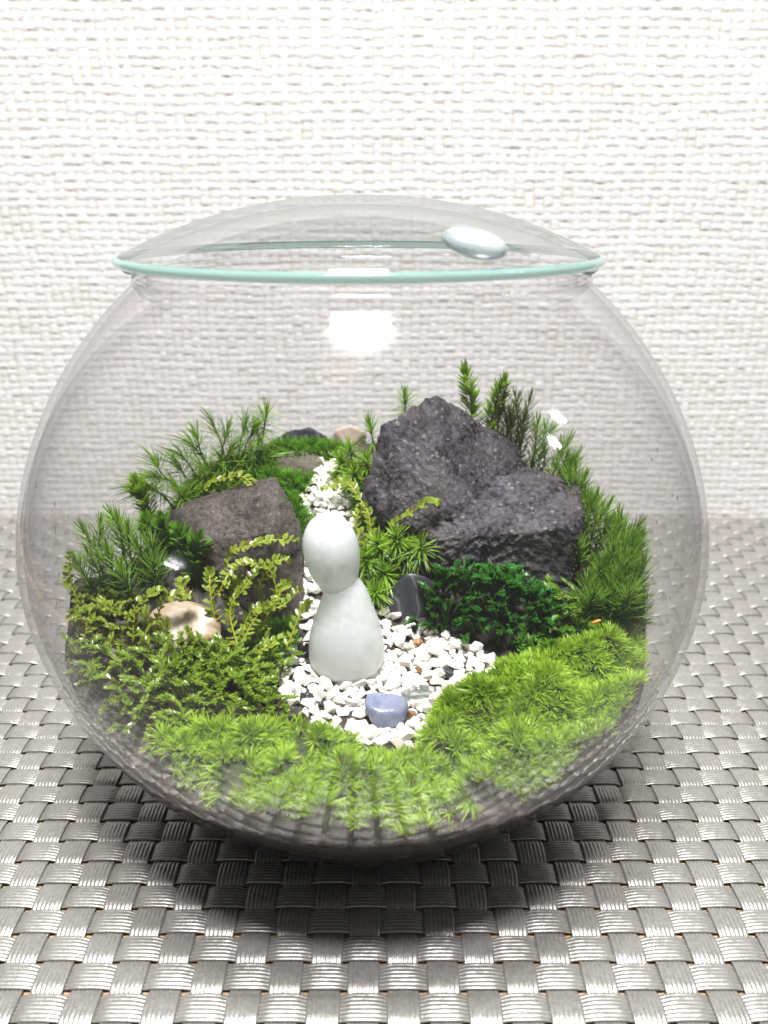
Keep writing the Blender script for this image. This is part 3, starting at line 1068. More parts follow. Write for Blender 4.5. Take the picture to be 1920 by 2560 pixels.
def shoot(name, base, tip, kind, label, cat, group, leaf, stem, n=110, ll=0.5, lw=0.04, bend=0.12, bias=None):
    """one upright moss shoot: stem and spiralling leaves"""
    base, tip = np.array(base, float), np.array(tip, float)
    base = clamp_in(base[None], 0.35)[0]
    tip = clamp_in(tip[None], 0.25)[0]
    h = np.linalg.norm(tip - base)
    mid = (base + tip) / 2 + rng.normal(size=3) * np.array([1, 1, .2]) * bend * h * 0.5
    path = spline([base - np.array([0, 0, .25]), mid, tip], 24)
    root = empty(name, base)
    tag(root, label, cat, group)
    Vt, Ft = tube(clamp_in(path, 0.1), 0.035, 0.018, 6)
    mesh_obj('stem', Vt - base, Ft, stem, root)
    T, A_, B_ = frames(path)
    lv = Leaves()
    if bias is not None:
        lv.bias = bias
    i = np.arange(n)
    q = i / (n - 1)
    if kind == 'hair':
        s = 0.16 + 0.84 * q ** 0.9
        alpha = np.radians(np.interp(q, [0, .5, .85, 1], [72, 58, 38, 8]) + rng.normal(size=n) * 7)
        L = ll * np.interp(q, [0, .2, .75, 1], [.8, 1.05, .95, .62]) * rng.uniform(.85, 1.15, n)
        curlk = np.interp(q, [0, 1], [0.22, 0.12])
    elif kind == 'star':
        s = 0.45 + 0.55 * q ** 0.7
        alpha = np.radians(np.interp(q, [0, .5, 1], [112, 78, 10]) + rng.normal(size=n) * 9)
        L = ll * np.interp(q, [0, .6, 1], [.9, 1.05, .75]) * rng.uniform(.85, 1.15, n)
        curlk = np.interp(q, [0, 1], [-0.35, -0.05])
    elif kind == 'palm':
        s = 0.30 + 0.70 * q ** 0.6
        alpha = np.radians(np.interp(q, [0, .5, 1], [96, 66, 8]) + rng.normal(size=n) * 16)
        L = ll * np.interp(q, [0, .3, 1], [.6, 1.0, 1.0]) * rng.uniform(.8, 1.2, n)
        curlk = np.interp(q, [0, 1], [-0.30, -0.25])
    else:   # frond: broad close-set leaves
        s = 0.12 + 0.88 * q
        alpha = np.radians(np.interp(q, [0, .8, 1], [62, 48, 12]) + rng.normal(size=n) * 5)
        L = ll * np.interp(q, [0, .3, .8, 1], [.7, 1.0, .85, .7]) * rng.uniform(.9, 1.1, n)
        curlk = np.full(n, 0.10)
    idx = np.clip((s * 23), 0, 22.99)
    k = idx.astype(int)
    fr = (idx - k)[:, None]
    P = path[k] * (1 - fr) + path[np.minimum(k + 1, 23)] * fr
    ph = i * 2.39996 + rng.normal(size=n) * 0.15 + rng.uniform(0, 6)
    if kind == 'frond':
        ph = (i % 2) * np.pi + rng.normal(size=n) * 0.75
    rad = A_[k] * np.cos(ph)[:, None] + B_[k] * np.sin(ph)[:, None]
    D = T[k] * np.cos(alpha)[:, None] + rad * np.sin(alpha)[:, None]
    if kind in ('hair', 'frond'):
        curl = T[k] * curlk[:, None]
    else:
        curl = np.array([0, 0, 1.0]) * curlk[:, None] + rng.normal(size=(n, 3)) * 0.08
        if kind == 'palm':
            curl = curl + np.array([-0.12, -0.05, 0])
    Wd = lw * rng.uniform(.8, 1.2, n)
    if kind == 'frond':
        lv.ovals(P, D, T[k] * 0.4 - rad, L, Wd, 0.15, curl)
    else:
        lv.blades(P, D, T[k] - 0.3 * rad, L, Wd * 1.12, curl)
    lv.build('leaves', leaf, root, base)
    return root


# ------------------------------------------------------------------ shoots
STARS = [(0.08, 0.80, 4.90, -0.02, 0.60, 5.74), (0.59, 0.60, 4.74, 0.49, 0.40, 5.45), (0.81, 1.10, 5.14, 0.81, 0.80, 6.34), (1.40, 0.9, 5.14, 1.50, 0.60, 6.12),
         (1.15, 0.95, 5.0, 1.15, 0.75, 5.95), (0.36, 0.30, 4.51, 0.26, 0.10, 4.95), (-0.19, 1.20, 5.22, -0.29, 1.00, 6.05), (0.35, 1.2, 5.2, 0.30, 0.9, 6.1)]
for b in STARS:
    shoot('star_moss_shoot', b[:3], b[3:], 'star', 'bright green starburst moss shoot between the ornament and the largest rock', 'moss', 'star moss beside the ornament', L_lime, M_stem_brown, 74, 0.62, 0.045)
for k, b in enumerate([(1.22, 4.40, 7.28, 1.12, 4.30, 9.42), (0.17, 3.90, 7.13, 0.07, 3.90, 8.60), (-0.43, 3.70, 7.05, -0.53, 3.60, 7.95), (-0.75, 3.6, 7.0, -0.78, 3.5, 7.6), (-0.35, 3.10, 6.71, -0.40, 3.00, 7.40), (0.0, 3.3, 6.8, -0.05, 3.2, 7.7)]):
    lab = 'spiky green moss shoot rising behind the top of the largest rock' if k == 0 else 'spiky green moss tuft at the far end of the gravel path'
    shoot('star_moss_shoot', b[:3], b[3:], 'star', lab, 'moss', None if k == 0 else 'moss tufts at the path end', L_lime if k else L_hair, M_stem_brown, 80, 0.62, 0.045)
PALMS = [(-3.48, 4.40, 7.28, -3.13, 4.40, 8.80), (-4.0, 4.30, 7.26, -3.80, 4.30, 8.42), (-4.44, 3.90, 7.13, -4.64, 4.00, 8.50), (-4.85, 3.90, 7.13, -5.20, 3.90, 8.24), (-4.11, 3.60, 7.02, -4.11, 3.60, 7.96),
         (-3.61, 3.80, 7.09, -3.51, 3.80, 7.97), (-5.58, 3.30, 6.91, -6.28, 3.20, 7.58), (-5.07, 3.50, 6.99, -5.57, 3.50, 7.77), (-5.64, 2.60, 6.62, -6.34, 2.60, 7.13), (-5.24, 2.40, 6.53, -5.44, 2.30, 7.06), (-4.67, 3.10, 6.82, -4.87, 3.00, 7.43)]
PALMS += [(a + rng.normal() * .22, b_ + rng.normal() * .2, c - .05, d + rng.normal() * .3, e + rng.normal() * .2, f_ - rng.uniform(.05, .5)) for a, b_, c, d, e, f_ in PALMS]
for k, b in enumerate(PALMS):
    k = k % 11
    lab = 'palm-like green moss shoot with drooping needles behind the wedge rock' if k < 6 else 'leaning palm-like moss shoot on a bare dark stem above the wedge rock'
    shoot('palm_moss_shoot', b[:3], b[3:], 'palm', lab, 'moss', 'palm-like moss shoots' if k < 6 else 'leaning palm-like moss shoots', L_hair if k % 3 else L_lime, M_stem_brown, 64, 0.92, 0.036, 0.25)
for b, lab in (((3.07, 4.60, 7.30, 2.95, 4.55, 10.15), 'tall upright bright green leafy moss frond above the largest rock'),
               ((3.70, 4.60, 7.30, 4.10, 4.55, 9.80), 'leaning bright green leafy moss frond, its tip bent, above the largest rock')):
    shoot('moss_frond', b[:3], b[3:], 'frond', lab, 'moss', None, L_lime, M_stem_green, 84, 0.56, 0.17, 0.10, 0.3)
LF = [(-6.33, 2.40, 6.2, -6.68, 2.40, 7.25), (-5.49, 0.90, 5.5, -5.59, 0.8, 6.75), (-5.13, 0.50, 5.4, -4.93, 0.20, 6.65), (-5.97, 1.20, 5.6, -6.12, 1.10, 6.60), (-4.67, 0.10, 5.2, -4.40, -0.1, 6.55)]
for k, b in enumerate(LF):
    shoot('moss_frond', b[:3], b[3:], 'frond', 'broad dark green moss frond in front of the wedge rock' if k else 'yellowish leafy moss frond standing by the glass behind the wedge rock', 'moss',
          'dark fronds before the wedge rock' if k else None, L_carpet if k else L_lime, M_stem_green, 84, 0.55, 0.13, 0.10)
LH = [(-7.2, 0.30, 5.2, -7.6, 0.30, 6.70), (-6.9, 0.40, 5.3, -7.15, 0.40, 6.80), (-6.64, 0.60, 5.4, -6.74, 0.60, 6.85), (-6.43, 0.50, 5.4, -6.43, 0.40, 6.60), (-6.73, -0.10, 5.0, -6.83, -0.20, 6.35),
      (-7.1, -0.20, 4.9, -7.3, -0.25, 6.2), (-6.12, 0.20, 5.2, -6.12, 0.10, 6.32), (-5.84, 0.40, 5.4, -5.84, 0.30, 6.40), (-7.2, -0.30, 4.8, -7.6, -0.40, 6.1), (-6.3, -0.4, 4.8, -6.4, -0.6, 6.0), (-5.6, -0.1, 5.0, -5.6, -0.4, 6.1), (-6.9, 0.9, 5.6, -7.0, 0.9, 6.9)]
for b in LH:
    shoot('haircap_shoot', b[:3], b[3:], 'hair', 'feathery haircap moss shoot standing by the glass near the agate stone', 'moss', 'haircap shoots near the agate', L_hair, M_stem_green, 74, 0.62, 0.036, 0.10)
# haircap bank behind and beside the largest rock
curve = spline([(4.2, 5.0, 2.2), (5.0, 4.6, 2.25), (5.8, 3.9, 2.1), (6.4, 3.0, 1.9), (6.9, 2.0, 2.05), (7.15, 1.0, 2.0), (7.15, 0.1, 1.9), (6.7, -0.6, 1.5)], 40)
for k in range(58):
    x, y, h = curve[int(k * 40 / 58)]
    inner = rng.random()
    x, y = x * (1 - 0.10 * inner) + rng.normal() * 0.12, y + rng.normal() * 0.15 - 0.25 * inner
    z = float(ground(x, y))
    h = h * rng.uniform(0.72, 1.08)
    tipx, tipy = x * 1.05 + rng.normal() * 0.2, y + rng.normal() * 0.2
    far = k < 11
    shoot('haircap_shoot', (x, y, z), (tipx, tipy, z + h), 'hair',
          'thin olive-grey needled moss shoot rising behind the largest rock' if far else 'feathery green haircap moss shoot in the bank beside the largest rock', 'moss',
          'olive moss shoots behind the rock' if far else 'haircap bank beside the rock', L_olive if far else L_hair, M_stem_green, 74, 0.62 if far else 0.66, 0.030 if far else 0.036, 0.12)
for k in range(16):      # bright fringe in front of the bank, by the glass
    x, y = 6.1 + rng.uniform(-0.5, 1.3), 0.4 + rng.uniform(-1.3, 0.5)
    z = float(ground(x, y))
    shoot('haircap_shoot', (x, y, z - .1), (x + rng.normal() * 0.25 + .15, y + rng.normal() * 0.2 - .1, z + rng.uniform(0.8, 1.5)), 'hair', 'short dark haircap moss shoot below the haircap bank by the glass', 'moss', 'short haircap shoots', L_hair, M_stem_green, 90, 0.5, 0.036, 0.2)


# ------------------------------------------------------------------ creeping leafy stems
def creeper(pts, label, group=None, n=None, ll=0.25, lw=0.145, leaf=None, stem=None):
    pts = [np.array(p_) + (rng.normal(size=3) * 0.07 if 0 < q_ else 0) for q_, p_ in enumerate(pts)]
    path = clamp_in(spline(pts, 40), 0.2)
    length = np.sum(np.linalg.norm(np.diff(path, axis=0), axis=1))
    n = n or int(length / 0.066)
    base = path[-1]
    root = empty('creeping_moss_stem', base)
    tag(root, label, 'moss', group)
    Vt, Ft = tube(path, 0.016, 0.024, 6)
    mesh_obj('stem', Vt - base, Ft, stem or M_stem_yellow, root)
    T, A_, B_ = frames(path)
    i = np.arange(n)
    idx = np.linspace(0, 39, n)
    k = np.clip(idx.astype(int), 0, 38)
    P = path[k] + (path[k + 1] - path[k]) * (idx - k)[:, None]
    up = np.array([0, -0.35, 0.94])
    side = norm(np.cross(T[k], up))
    sg = np.where(i % 2 == 0, 1.0, -1.0)[:, None]
    th = rng.normal(size=(n, 1)) * 0.45
    rad = norm(side * sg * np.cos(th) + up * (np.abs(np.sin(th)) + 0.15))
    D = rad * 0.85 - T[k] * 0.45 + rng.normal(size=(n, 3)) * 0.15
    lv = Leaves()
    taper = np.interp(np.linspace(0, 1, n), [0, .12, 1], [.55, 1.0, .9])
    lv.ovals(P, D, up + rng.normal(size=(n, 3)) * 0.3, ll * taper * rng.uniform(.8, 1.2, n), lw * taper * rng.uniform(.85, 1.15, n), 0.14, np.array([0, 0, -0.12]))
    # terminal rosette
    m = 5
    a = np.arange(m) * 1.256
    D2 = norm(-T[0][None] * 0.6 + A_[0][None] * np.cos(a)[:, None] + B_[0][None] * np.sin(a)[:, None])
    lv.ovals(np.repeat(path[:1], m, 0), D2, -np.repeat(T[:1], m, 0) + 0.1, ll * 0.7, lw * 0.7)
    lv.build('leaves', leaf or L_creep, root, base)
    return root


CR = [
    ([(-1.85, -0.1, 6.56), (-2.44, -0.25, 6.67), (-3.00, -0.3, 6.53), (-3.51, -0.3, 6.26), (-3.83, -0.4, 5.7)], 'long yellow-green leafy moss stem arching over the wedge rock towards the ornament'),
    ([(-2.06, -0.4, 6.45), (-2.59, -0.6, 6.30), (-2.77, -0.8, 5.80), (-2.55, -0.9, 5.1)], None),
    ([(-3.75, -1.20, 5.9), (-3.41, -0.90, 6.4), (-2.95, -0.80, 6.5), (-2.49, -0.80, 6.25), (-2.37, -1.0, 5.2)], None),
    ([(-1.75, -0.80, 5.45), (-2.40, -1.00, 5.22), (-2.85, -1.30, 4.97), (-3.18, -1.60, 4.5)], 'yellow-green leafy stem reaching from the moss towards the ornament\'s base'),
    ([(-5.09, -1.60, 6.20), (-5.59, -1.80, 5.86), (-5.92, -2.00, 5.0)], None),
    ([(-4.40, -1.50, 6.02), (-5.05, -1.60, 6.02), (-5.49, -1.80, 5.2)], None),
    ([(-3.03, 1.50, 7.35), (-3.59, 1.90, 7.55), (-4.33, 2.30, 7.40), (-4.90, 2.40, 6.9)], 'small leafy moss stem lying over the top of the wedge rock'),
    ([(-7.8, -0.30, 6.25), (-7.85, -0.60, 5.82), (-7.7, -0.80, 5.25), (-7.4, -1.0, 4.6)], 'yellow-green leafy stem hanging against the glass, outermost of all'),
    ([(1.96, 1.05, 7.22), (1.58, 0.95, 7.10), (1.13, 0.95, 6.85), (0.75, 1.00, 6.5)], 'thin yellow-green sprig lying on the largest rock'),
    ([(-1.28, 2.60, 7.06), (-0.73, 2.60, 7.21), (-0.31, 2.20, 6.99), (-0.03, 1.60, 6.65), (0.10, 1.30, 5.8)], 'yellow-green leafy stem arching across the gravel path'),
    ([(-2.68, -1.00, 6.55), (-3.14, -1.30, 5.98), (-3.38, -1.50, 5.48), (-3.22, -1.90, 4.8)], None),
    ([(-4.03, -0.80, 6.35), (-4.10, -1.20, 5.9), (-3.73, -1.50, 5.0)], None),
    ([(-2.05, -0.60, 5.90), (-2.28, -0.90, 5.5), (-2.73, -1.20, 4.9)], None),
    ([(-0.16, 1.40, 6.9), (-0.42, 1.20, 6.45), (-0.02, 0.90, 5.7)], 'short yellowish leafy stem beside the path, behind the ornament'),
    ([(-1.45, -1.20, 5.6), (-1.68, -1.30, 5.25), (-1.95, -1.60, 4.5)], None),
    ([(-3.3, -0.7, 6.1), (-3.5, -1.0, 5.8), (-3.6, -1.3, 5.0)], None),
    ([(-2.5, -1.3, 5.6), (-2.9, -1.5, 5.3), (-3.2, -1.8, 4.7)], None),
    ([(-4.8, -0.5, 6.0), (-4.7, -0.8, 5.7), (-4.5, -1.0, 5.0)], None),
    ([(-2.1, -1.7, 4.9), (-2.5, -1.9, 4.75), (-3.0, -2.1, 4.4)], None),
    ([(-3.4, -2.2, 5.0), (-3.7, -2.3, 4.9), (-4.1, -2.4, 4.5)], None),
]
for pts, lab in CR:
    creeper([(a_, b_, c_ - (0 if lab else 0.32)) for a_, b_, c_ in pts], lab or 'yellow-green creeping moss stem with oval leaves before the wedge rock', None if lab else 'creeping moss stems before the wedge rock')


# ------------------------------------------------------------------ moss cushions, carpets, feather mounds
def scatter(poly, spacing, seed):
    p_ = np.array(poly)
    lo_, hi_ = p_.min(0), p_.max(0)
    r_ = np.random.default_rng(seed)
    gx, gy = np.meshgrid(np.arange(lo_[0], hi_[0], spacing), np.arange(lo_[1], hi_[1], spacing))
    x, y = gx.ravel() + r_.uniform(-.55, .55, gx.size) * spacing, gy.ravel() + r_.uniform(-.55, .55, gx.size) * spacing
    k = in_poly(x, y, poly)
    return x[k], y[k]


def edge_dist(x, y, poly):
    d = np.full(x.shape, 1e9)
    n = len(poly)
    for i in range(n):
        a, b = np.array(poly[i]), np.array(poly[(i + 1) % n])
        ab = b - a
        t = np.clip(((x - a[0]) * ab[0] + (y - a[1]) * ab[1]) / (ab @ ab), 0, 1)
        d = np.minimum(d, np.hypot(x - a[0] - t * ab[0], y - a[1] - t * ab[1]))
    return d


def cushion(name, poly, dome, label, mat, spacing=0.15, per=12, ll=0.42, lw=0.04, spread=0.8, seed=0, lump=0.35, group=None, z0=0.0, wid=1.1, glass=True, hfun=None, bare=0.0):
    x, y = scatter(poly, spacing, 100 + seed)
    gz = hfun or ground
    r = np.hypot(x, y)
    k = (r < r_in(gz(x, y)) - 0.12) & (vnoise(x * 1.5 + 3, y * 1.5, seed + 60) > bare)
    x, y = x[k], y[k]

    def surf(x_, y_):
        d_ = edge_dist(x_, y_, poly)
        if glass:
            d_ = np.where(np.hypot(x_, y_) > r_in(gz(x_, y_)) - 1.0, np.maximum(d_, 0.5), d_)
        return gz(x_, y_) + z0 + dome * np.sqrt(np.clip(d_ / wid, 0, 1)) + lump * (vnoise(x_ * 1.15 + seed, y_ * 1.15, seed) - 0.5) + 0.4 * lump * (vnoise(x_ * 3, y_ * 3, seed + 1) - 0.5)
    z = surf(x, y)
    e = 0.12
    nx = -(surf(x + e, y) - surf(x - e, y)) / (2 * e)
    ny = -(surf(x, y + e) - surf(x, y - e)) / (2 * e)
    N_ = norm(np.stack([np.clip(nx, -1.3, 1.3) * 0.8, np.clip(ny, -1.3, 1.3) * 0.8, np.ones_like(x)], -1))
    base = np.array([float(x.mean()), float(y.mean()), float(gz(x, y).mean())])
    root = empty(name, base)
    tag(root, label, 'moss', group)
    n = len(x)
    B = np.repeat(np.stack([x, y, z], -1), per, 0)
    Nr = np.repeat(N_, per, 0)
    lean = np.repeat(rng.normal(size=(n, 3)) * 0.22, per, 0)
    a = rng.uniform(0, 2 * np.pi, n * per)
    t1 = norm(np.cross(Nr, np.array([0.3, 0.9, 0.1])))
    t2 = np.cross(Nr, t1)
    rad = t1 * np.cos(a)[:, None] + t2 * np.sin(a)[:, None]
    sp = spread * np.sqrt(rng.random(n * per))[:, None]
    D = Nr + lean + rad * sp
    L = ll * np.repeat(rng.uniform(.75, 1.25, n), per) * rng.uniform(.7, 1.1, n * per)
    lv = Leaves()
    lv.blades(B - Nr * 0.06 + rad * 0.03, D, Nr * 0.4 + rad, L, lw * rng.uniform(.8, 1.25, n * per), rad * 0.16 - np.array([0, 0, .06]),
              np.repeat(0.75 * vnoise(x * 0.8 + 7, y * 0.8, seed + 5) + 0.35 * rng.random(n), per) + 0.25 * rng.random(n * per) - 0.1)
    lv.build('leaves', mat, root, base)
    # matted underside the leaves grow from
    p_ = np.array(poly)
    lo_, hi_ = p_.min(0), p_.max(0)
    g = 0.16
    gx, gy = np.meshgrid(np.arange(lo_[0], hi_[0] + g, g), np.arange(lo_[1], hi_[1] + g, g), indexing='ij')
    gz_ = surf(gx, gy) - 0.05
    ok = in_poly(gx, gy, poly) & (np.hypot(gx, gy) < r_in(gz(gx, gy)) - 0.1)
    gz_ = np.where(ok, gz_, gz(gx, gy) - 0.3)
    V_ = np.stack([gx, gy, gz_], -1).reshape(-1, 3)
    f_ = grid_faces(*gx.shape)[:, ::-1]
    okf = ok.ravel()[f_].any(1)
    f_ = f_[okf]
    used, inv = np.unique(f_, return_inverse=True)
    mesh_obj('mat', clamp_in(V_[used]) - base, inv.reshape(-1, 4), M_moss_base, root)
    return root


cushion('moss_cushion', [(-4.5, -5.0), (-3.4, -4.5), (-2.2, -4.45), (-1.3, -4.35), (-0.1, -4.75), (1.1, -5.1), (1.9, -5.0), (2.1, -5.6), (2.3, -6.6), (0.6, -7.4), (-1.5, -7.3), (-3.2, -6.6)], 0.42,
        'bright green cushion moss along the front glass below the gravel', L_cushion, 0.125, 20, 0.35, 0.037, 0.85, 1, 1.15, wid=0.8, bare=0.16)
cushion('moss_cushion', [(1.35, -4.6), (1.75, -3.6), (2.2, -2.85), (3.7, -2.0), (4.8, -1.5), (6.0, -0.9), (7.5, -0.9), (7.7, -2.2), (6.8, -4.0), (5.4, -5.4), (3.6, -6.4), (2.2, -5.9), (1.9, -5.1)], 0.62,
        'wide lime-green cushion moss filling the bowl beside the blue-grey pebble', L_cushion, 0.118, 20, 0.33, 0.035, 0.8, 2, 0.95, wid=0.9, bare=0.08)
cushion('moss_carpet', [(-3.4, 4.3), (-3.0, 3.7), (-2.6, 4.4), (-1.5, 4.6), (-0.9, 4.5), (-0.7, 5.2), (-1.6, 5.5), (-3.2, 5.4)], 0.35,
        'short dark green moss carpet below the blue-black rock', L_carpet, 0.12, 12, 0.34, 0.036, 0.6, 3, 0.2, z0=0.05, wid=0.5)
cushion('moss_carpet', [(-3.0, 3.2), (-2.1, 2.7), (-1.9, 3.2), (-1.6, 3.6), (-2.4, 3.7), (-3.2, 3.9), (-3.6, 3.6)], 0.30,
        'small bright green moss carpet between the wedge rock and the flat tan stone', L_carpet, 0.12, 12, 0.34, 0.036, 0.7, 4, 0.2, z0=0.05, wid=0.5)
cushion('moss_carpet', [(-1.85, 1.3), (-1.65, 1.9), (-1.75, 2.5), (-2.3, 2.9), (-2.6, 2.3), (-2.2, 1.5)], 0.30,
        'thin green moss strip along the gravel path behind the wedge rock', L_carpet, 0.11, 12, 0.34, 0.036, 0.7, 5, 0.2, z0=0.08, wid=0.4)
cushion('moss_carpet', [(-2.7, -0.5), (-1.95, -0.5), (-1.95, -1.1), (-2.3, -1.5), (-2.9, -1.3)], 0.35,
        'small bright green moss tuft at the foot of the wedge rock', L_carpet, 0.12, 13, 0.42, 0.04, 0.9, 6, 0.2, z0=0.1, wid=0.4)
cushion('moss_carpet', [(-0.5, 2.6), (-0.1, 2.2), (0.3, 1.6), (0.2, 2.4), (0.0, 3.6), (-0.6, 3.8)], 0.30,
        'green moss strip between the gravel path and the largest rock', L_carpet, 0.12, 12, 0.38, 0.038, 0.8, 7, 0.2, z0=0.1, wid=0.4)
cushion('moss_carpet', [(-6.6, 3.0), (-5.0, 2.7), (-3.4, 3.1), (-3.2, 4.4), (-4.4, 5.2), (-5.8, 4.4)], 0.25,
        'dark moss ground under the palm-like shoots', L_feather, 0.15, 10, 0.36, 0.045, 1.0, 8, 0.25, z0=0.0, wid=0.6)
cushion('moss_carpet', [(3.0, 5.0), (4.2, 4.3), (5.4, 3.6), (6.4, 2.2), (6.4, 0.6), (5.9, 0.0), (6.6, -0.9), (7.6, -0.7), (7.9, 1.5), (7.4, 3.6), (5.9, 5.4), (4.0, 6.0)], 0.3,
        'dark moss ground under the haircap bank', L_hair, 0.17, 10, 0.45, 0.04, 1.0, 9, 0.25, z0=0.0, wid=0.6)
cushion('moss_carpet', [(-0.3, 0.9), (0.2, 0.3), (0.7, 0.5), (1.5, 0.9), (1.9, 1.2), (0.9, 1.6), (0.1, 1.8)], 0.30,
        'low olive moss under the starburst shoots', L_feather, 0.13, 10, 0.36, 0.045, 1.0, 10, 0.2, z0=0.05, wid=0.4)


def feather_mound(name, poly, dome, label, mat, spacing, seed, ll=0.85, group=None, up=0.5, n=36, leaf_l=0.135, leaf_w=0.038, lump=0.5, z0=0.05, branch=True):
    """loose moss made of many little pinnate sprays"""
    x, y = scatter(poly, spacing, 300 + seed)
    k = np.hypot(x, y) < r_in(ground(x, y)) - 0.2
    x, y = x[k], y[k]
    d = edge_dist(x, y, poly)
    z = ground(x, y) + z0 + dome * np.clip(d / 1.1, 0, 1) ** 0.6 * rng.uniform(.55, 1.0, len(x)) + lump * (vnoise(x * 1.3, y * 1.3, seed) - 0.5)
    base = np.array([float(x.mean()), float(y.mean()), float(ground(x, y).mean())])
    root = empty(name, base)
    tag(root, label, 'moss', group)
    lv = Leaves()
    SV, SF, nb_ = [], [], 0
    for b in np.stack([x, y, z], -1):
        az = rng.uniform(0, 2 * np.pi)
        tn = 0.8 * float(vnoise(np.array(b[0] * 0.9), np.array(b[1] * 0.9), seed + 40)) - 0.1 + 0.2 * rng.random()
        d0 = np.array([math.cos(az) * 0.9, math.sin(az) * 0.9 - 0.35, up + rng.uniform(-.2, .6)])
        d0 /= np.linalg.norm(d0)
        L_ = ll * rng.uniform(.6, 1.2)
        path = spline([b, b + d0 * L_ * .5 + np.array([0, 0, .06]), b + d0 * L_ + np.array([0, 0, -.16 * L_]) + rng.normal(size=3) * .06], 10)
        V_, F_ = tube(path, 0.018, 0.010, 4)
        SV.append(V_)
        SF.append(F_ + nb_)
        nb_ += len(V_)
        T, A_, B_ = frames(path)
        i = np.arange(n)
        idx = np.linspace(0.8, 8.99, n)
        kk = idx.astype(int)
        P = path[kk] + (path[np.minimum(kk + 1, 9)] - path[kk]) * (idx - kk)[:, None]
        sd = norm(np.cross(T[kk], np.array([0, 0, 1.0])) + 1e-6)
        ph = rng.normal(size=n) * .5
        rad = sd * np.where(i % 2, 1, -1)[:, None] * np.cos(ph)[:, None] + np.array([0, 0, 1]) * np.abs(np.sin(ph))[:, None]
        D = T[kk] * 0.75 + rad
        tp = np.interp(np.linspace(0, 1, n), [0, .3, 1], [.9, 1.1, .5])
        lv.blades(P, D, np.repeat(np.array([[0, 0, 1.0]]), n, 0) + rng.normal(size=(n, 3)) * .3, leaf_l * tp * rng.uniform(.8, 1.3, n), leaf_w * rng.uniform(.8, 1.2, n), T[kk] * 0.15, tn + 0.45 * rng.random(n))
    lv.build('leaves', mat, root, base)
    mesh_obj('stem', clamp_in(np.concatenate(SV)) - base, np.concatenate(SF), M_stem_brown, root)
    return root


feather_mound('feather_moss', [(-2.0, -1.5), (-2.2, -2.9), (-1.7, -3.8), (-2.6, -4.4), (-4.4, -5.0), (-5.2, -3.6), (-4.6, -2.5), (-3.3, -1.8)], 0.45,
              'tangled dark green feather moss spilling towards the gravel', L_feather, 0.165, 1)
feather_mound('feather_moss', [(-4.6, -2.6), (-5.2, -3.6), (-4.6, -5.0), (-6.0, -4.3), (-7.1, -2.6), (-6.5, -2.0)], 0.30,
              'sparse dark feather moss pressed against the curved front glass', L_feather, 0.24, 2)
feather_mound('feather_moss', [(-7.6, -0.4), (-7.2, -2.4), (-6.4, -2.1), (-5.2, -2.4), (-4.4, -2.5), (-3.3, -1.7), (-2.3, -1.2), (-3.0, -0.9), (-3.7, -1.9), (-5.3, -2.2), (-5.9, -1.2), (-6.4, -0.5)], 0.45,
              'yellow-green leafy moss around the agate stone', L_creep, 0.20, 3, 0.6, n=26, leaf_l=0.16, leaf_w=0.065, up=0.8)
feather_mound('coral_moss', [(1.55, -0.3), (2.0, 0.3), (2.7, 0.35), (4.0, 0.35), (5.0, 0.2), (5.2, -0.7), (4.6, -1.2), (3.2, -1.0), (2.3, -0.75), (1.6, -0.5)], 1.75,
              'dense dark green coral-like moss bush in front of the largest rock', L_dark, 0.135, 4, 0.62, up=1.2, n=60, leaf_l=0.15, leaf_w=0.056, lump=1.0, z0=0.1)
feather_mound('coral_moss', [(1.25, -0.4), (1.4, -0.3), (1.7, -0.3), (1.85, -0.7), (1.5, -0.65)], 0.5,
              'low dark moss clump at the foot of the slate pebble', L_dark, 0.17, 5, 0.5, up=1.0, n=48, leaf_l=0.12, leaf_w=0.05, lump=0.2)
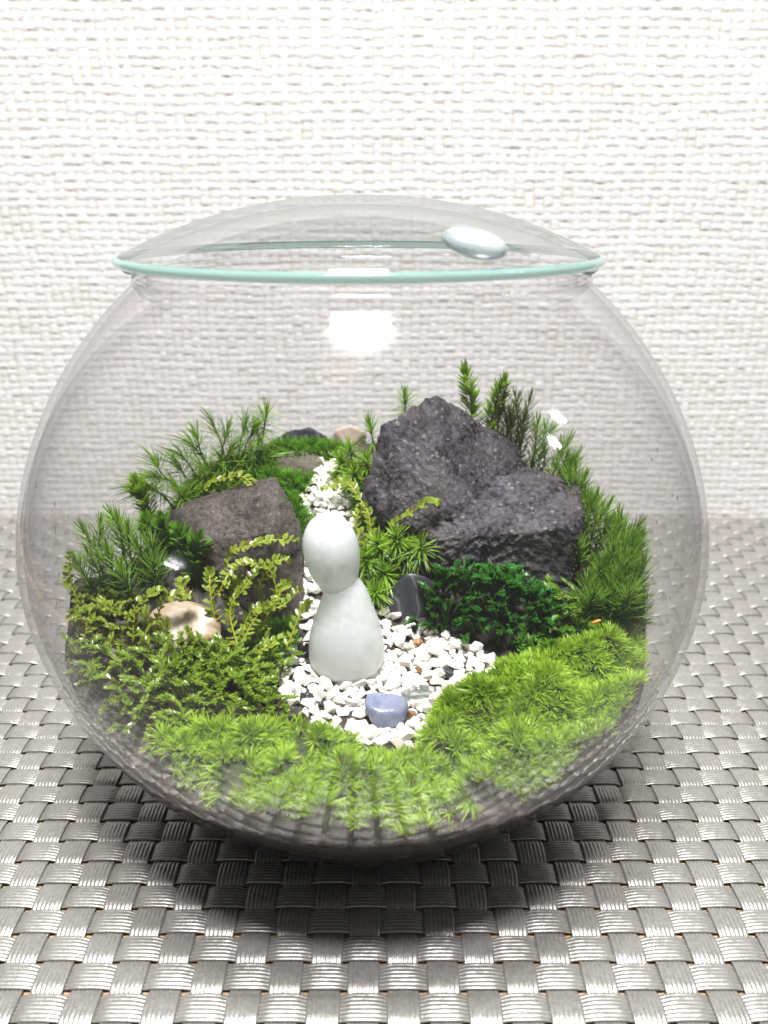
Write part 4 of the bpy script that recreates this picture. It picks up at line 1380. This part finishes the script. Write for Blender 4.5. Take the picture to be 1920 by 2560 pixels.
feather_mound('fern_moss', [(3.6, -1.3), (4.6, -0.9), (5.6, -0.5), (6.4, -0.8), (5.2, -1.3), (4.4, -1.8)], 0.5,
              'small fern-like green moss sprays between the dark bush and the lime cushion', L_carpet, 0.22, 6, 0.8, up=0.9, n=30, leaf_l=0.2, leaf_w=0.055)
feather_mound('feather_moss', [(5.0, 0.3), (6.2, 0.3), (6.8, -0.6), (5.6, -0.6), (5.0, -0.3)], 0.5,
              'dark shaded feather moss below the haircap bank', L_hair, 0.2, 7, 0.8, up=0.9, n=26, leaf_l=0.22, leaf_w=0.04)

# a spore stalk with an orange capsule
cap = empty('spore_stalk', (6.1, -1.25, 3.9))
tag(cap, 'thin stalk with a small orange capsule above the lime cushion', 'moss')
pth = spline([(6.1, -1.25, 3.7), (6.15, -1.3, 4.35), (6.1, -1.35, 4.75), (5.95, -1.4, 4.85)], 16)
Vt, Ft = tube(pth, 0.022, 0.018, 6)
b0 = np.array([6.1, -1.25, 3.9])
mesh_obj('stalk', Vt - b0, Ft, M_stem_brown, cap)
V0, F0 = ICO[2]
mesh_obj('capsule', (V0 * np.array([.14, .05, .05])) @ rot('Y', -25).T + pth[-1] - b0, F0, M_orange, cap)

# ------------------------------------------------------------------ water beads on the inside of the glass
Vs, Fs, nb = [], [], 0
V0, F0 = ICO[2]
rw = random.Random(77)
for side, cnt in ((1, 95), (-1, 70)):
    for _ in range(cnt):
        az = math.radians(rw.gauss(-22, 16)) if side > 0 else math.radians(180 + rw.gauss(22, 16))
        z = rw.uniform(4.6, 8.6)
        ri = float(r_in(z)) - 0.005
        dr = float(r_in(z + .05) - r_in(z - .05)) / 0.1
        n_ = Vector((-math.cos(az), -math.sin(az), dr)).normalized()
        size = rw.uniform(0.025, 0.06)
        M = np.array(n_.to_track_quat('Z', 'Y').to_matrix())
        P = (V0 * np.array([size, size * rw.uniform(1.0, 2.4), size * 0.55])) @ M.T + np.array([ri * math.cos(az), ri * math.sin(az), z])
        Vs.append(P)
        Fs.append(F0 + nb)
        nb += len(P)
tag(mesh_obj('water_beads', np.concatenate(Vs), np.concatenate(Fs), M_water), 'water droplets clinging inside the glass wall', 'water', kind='stuff')
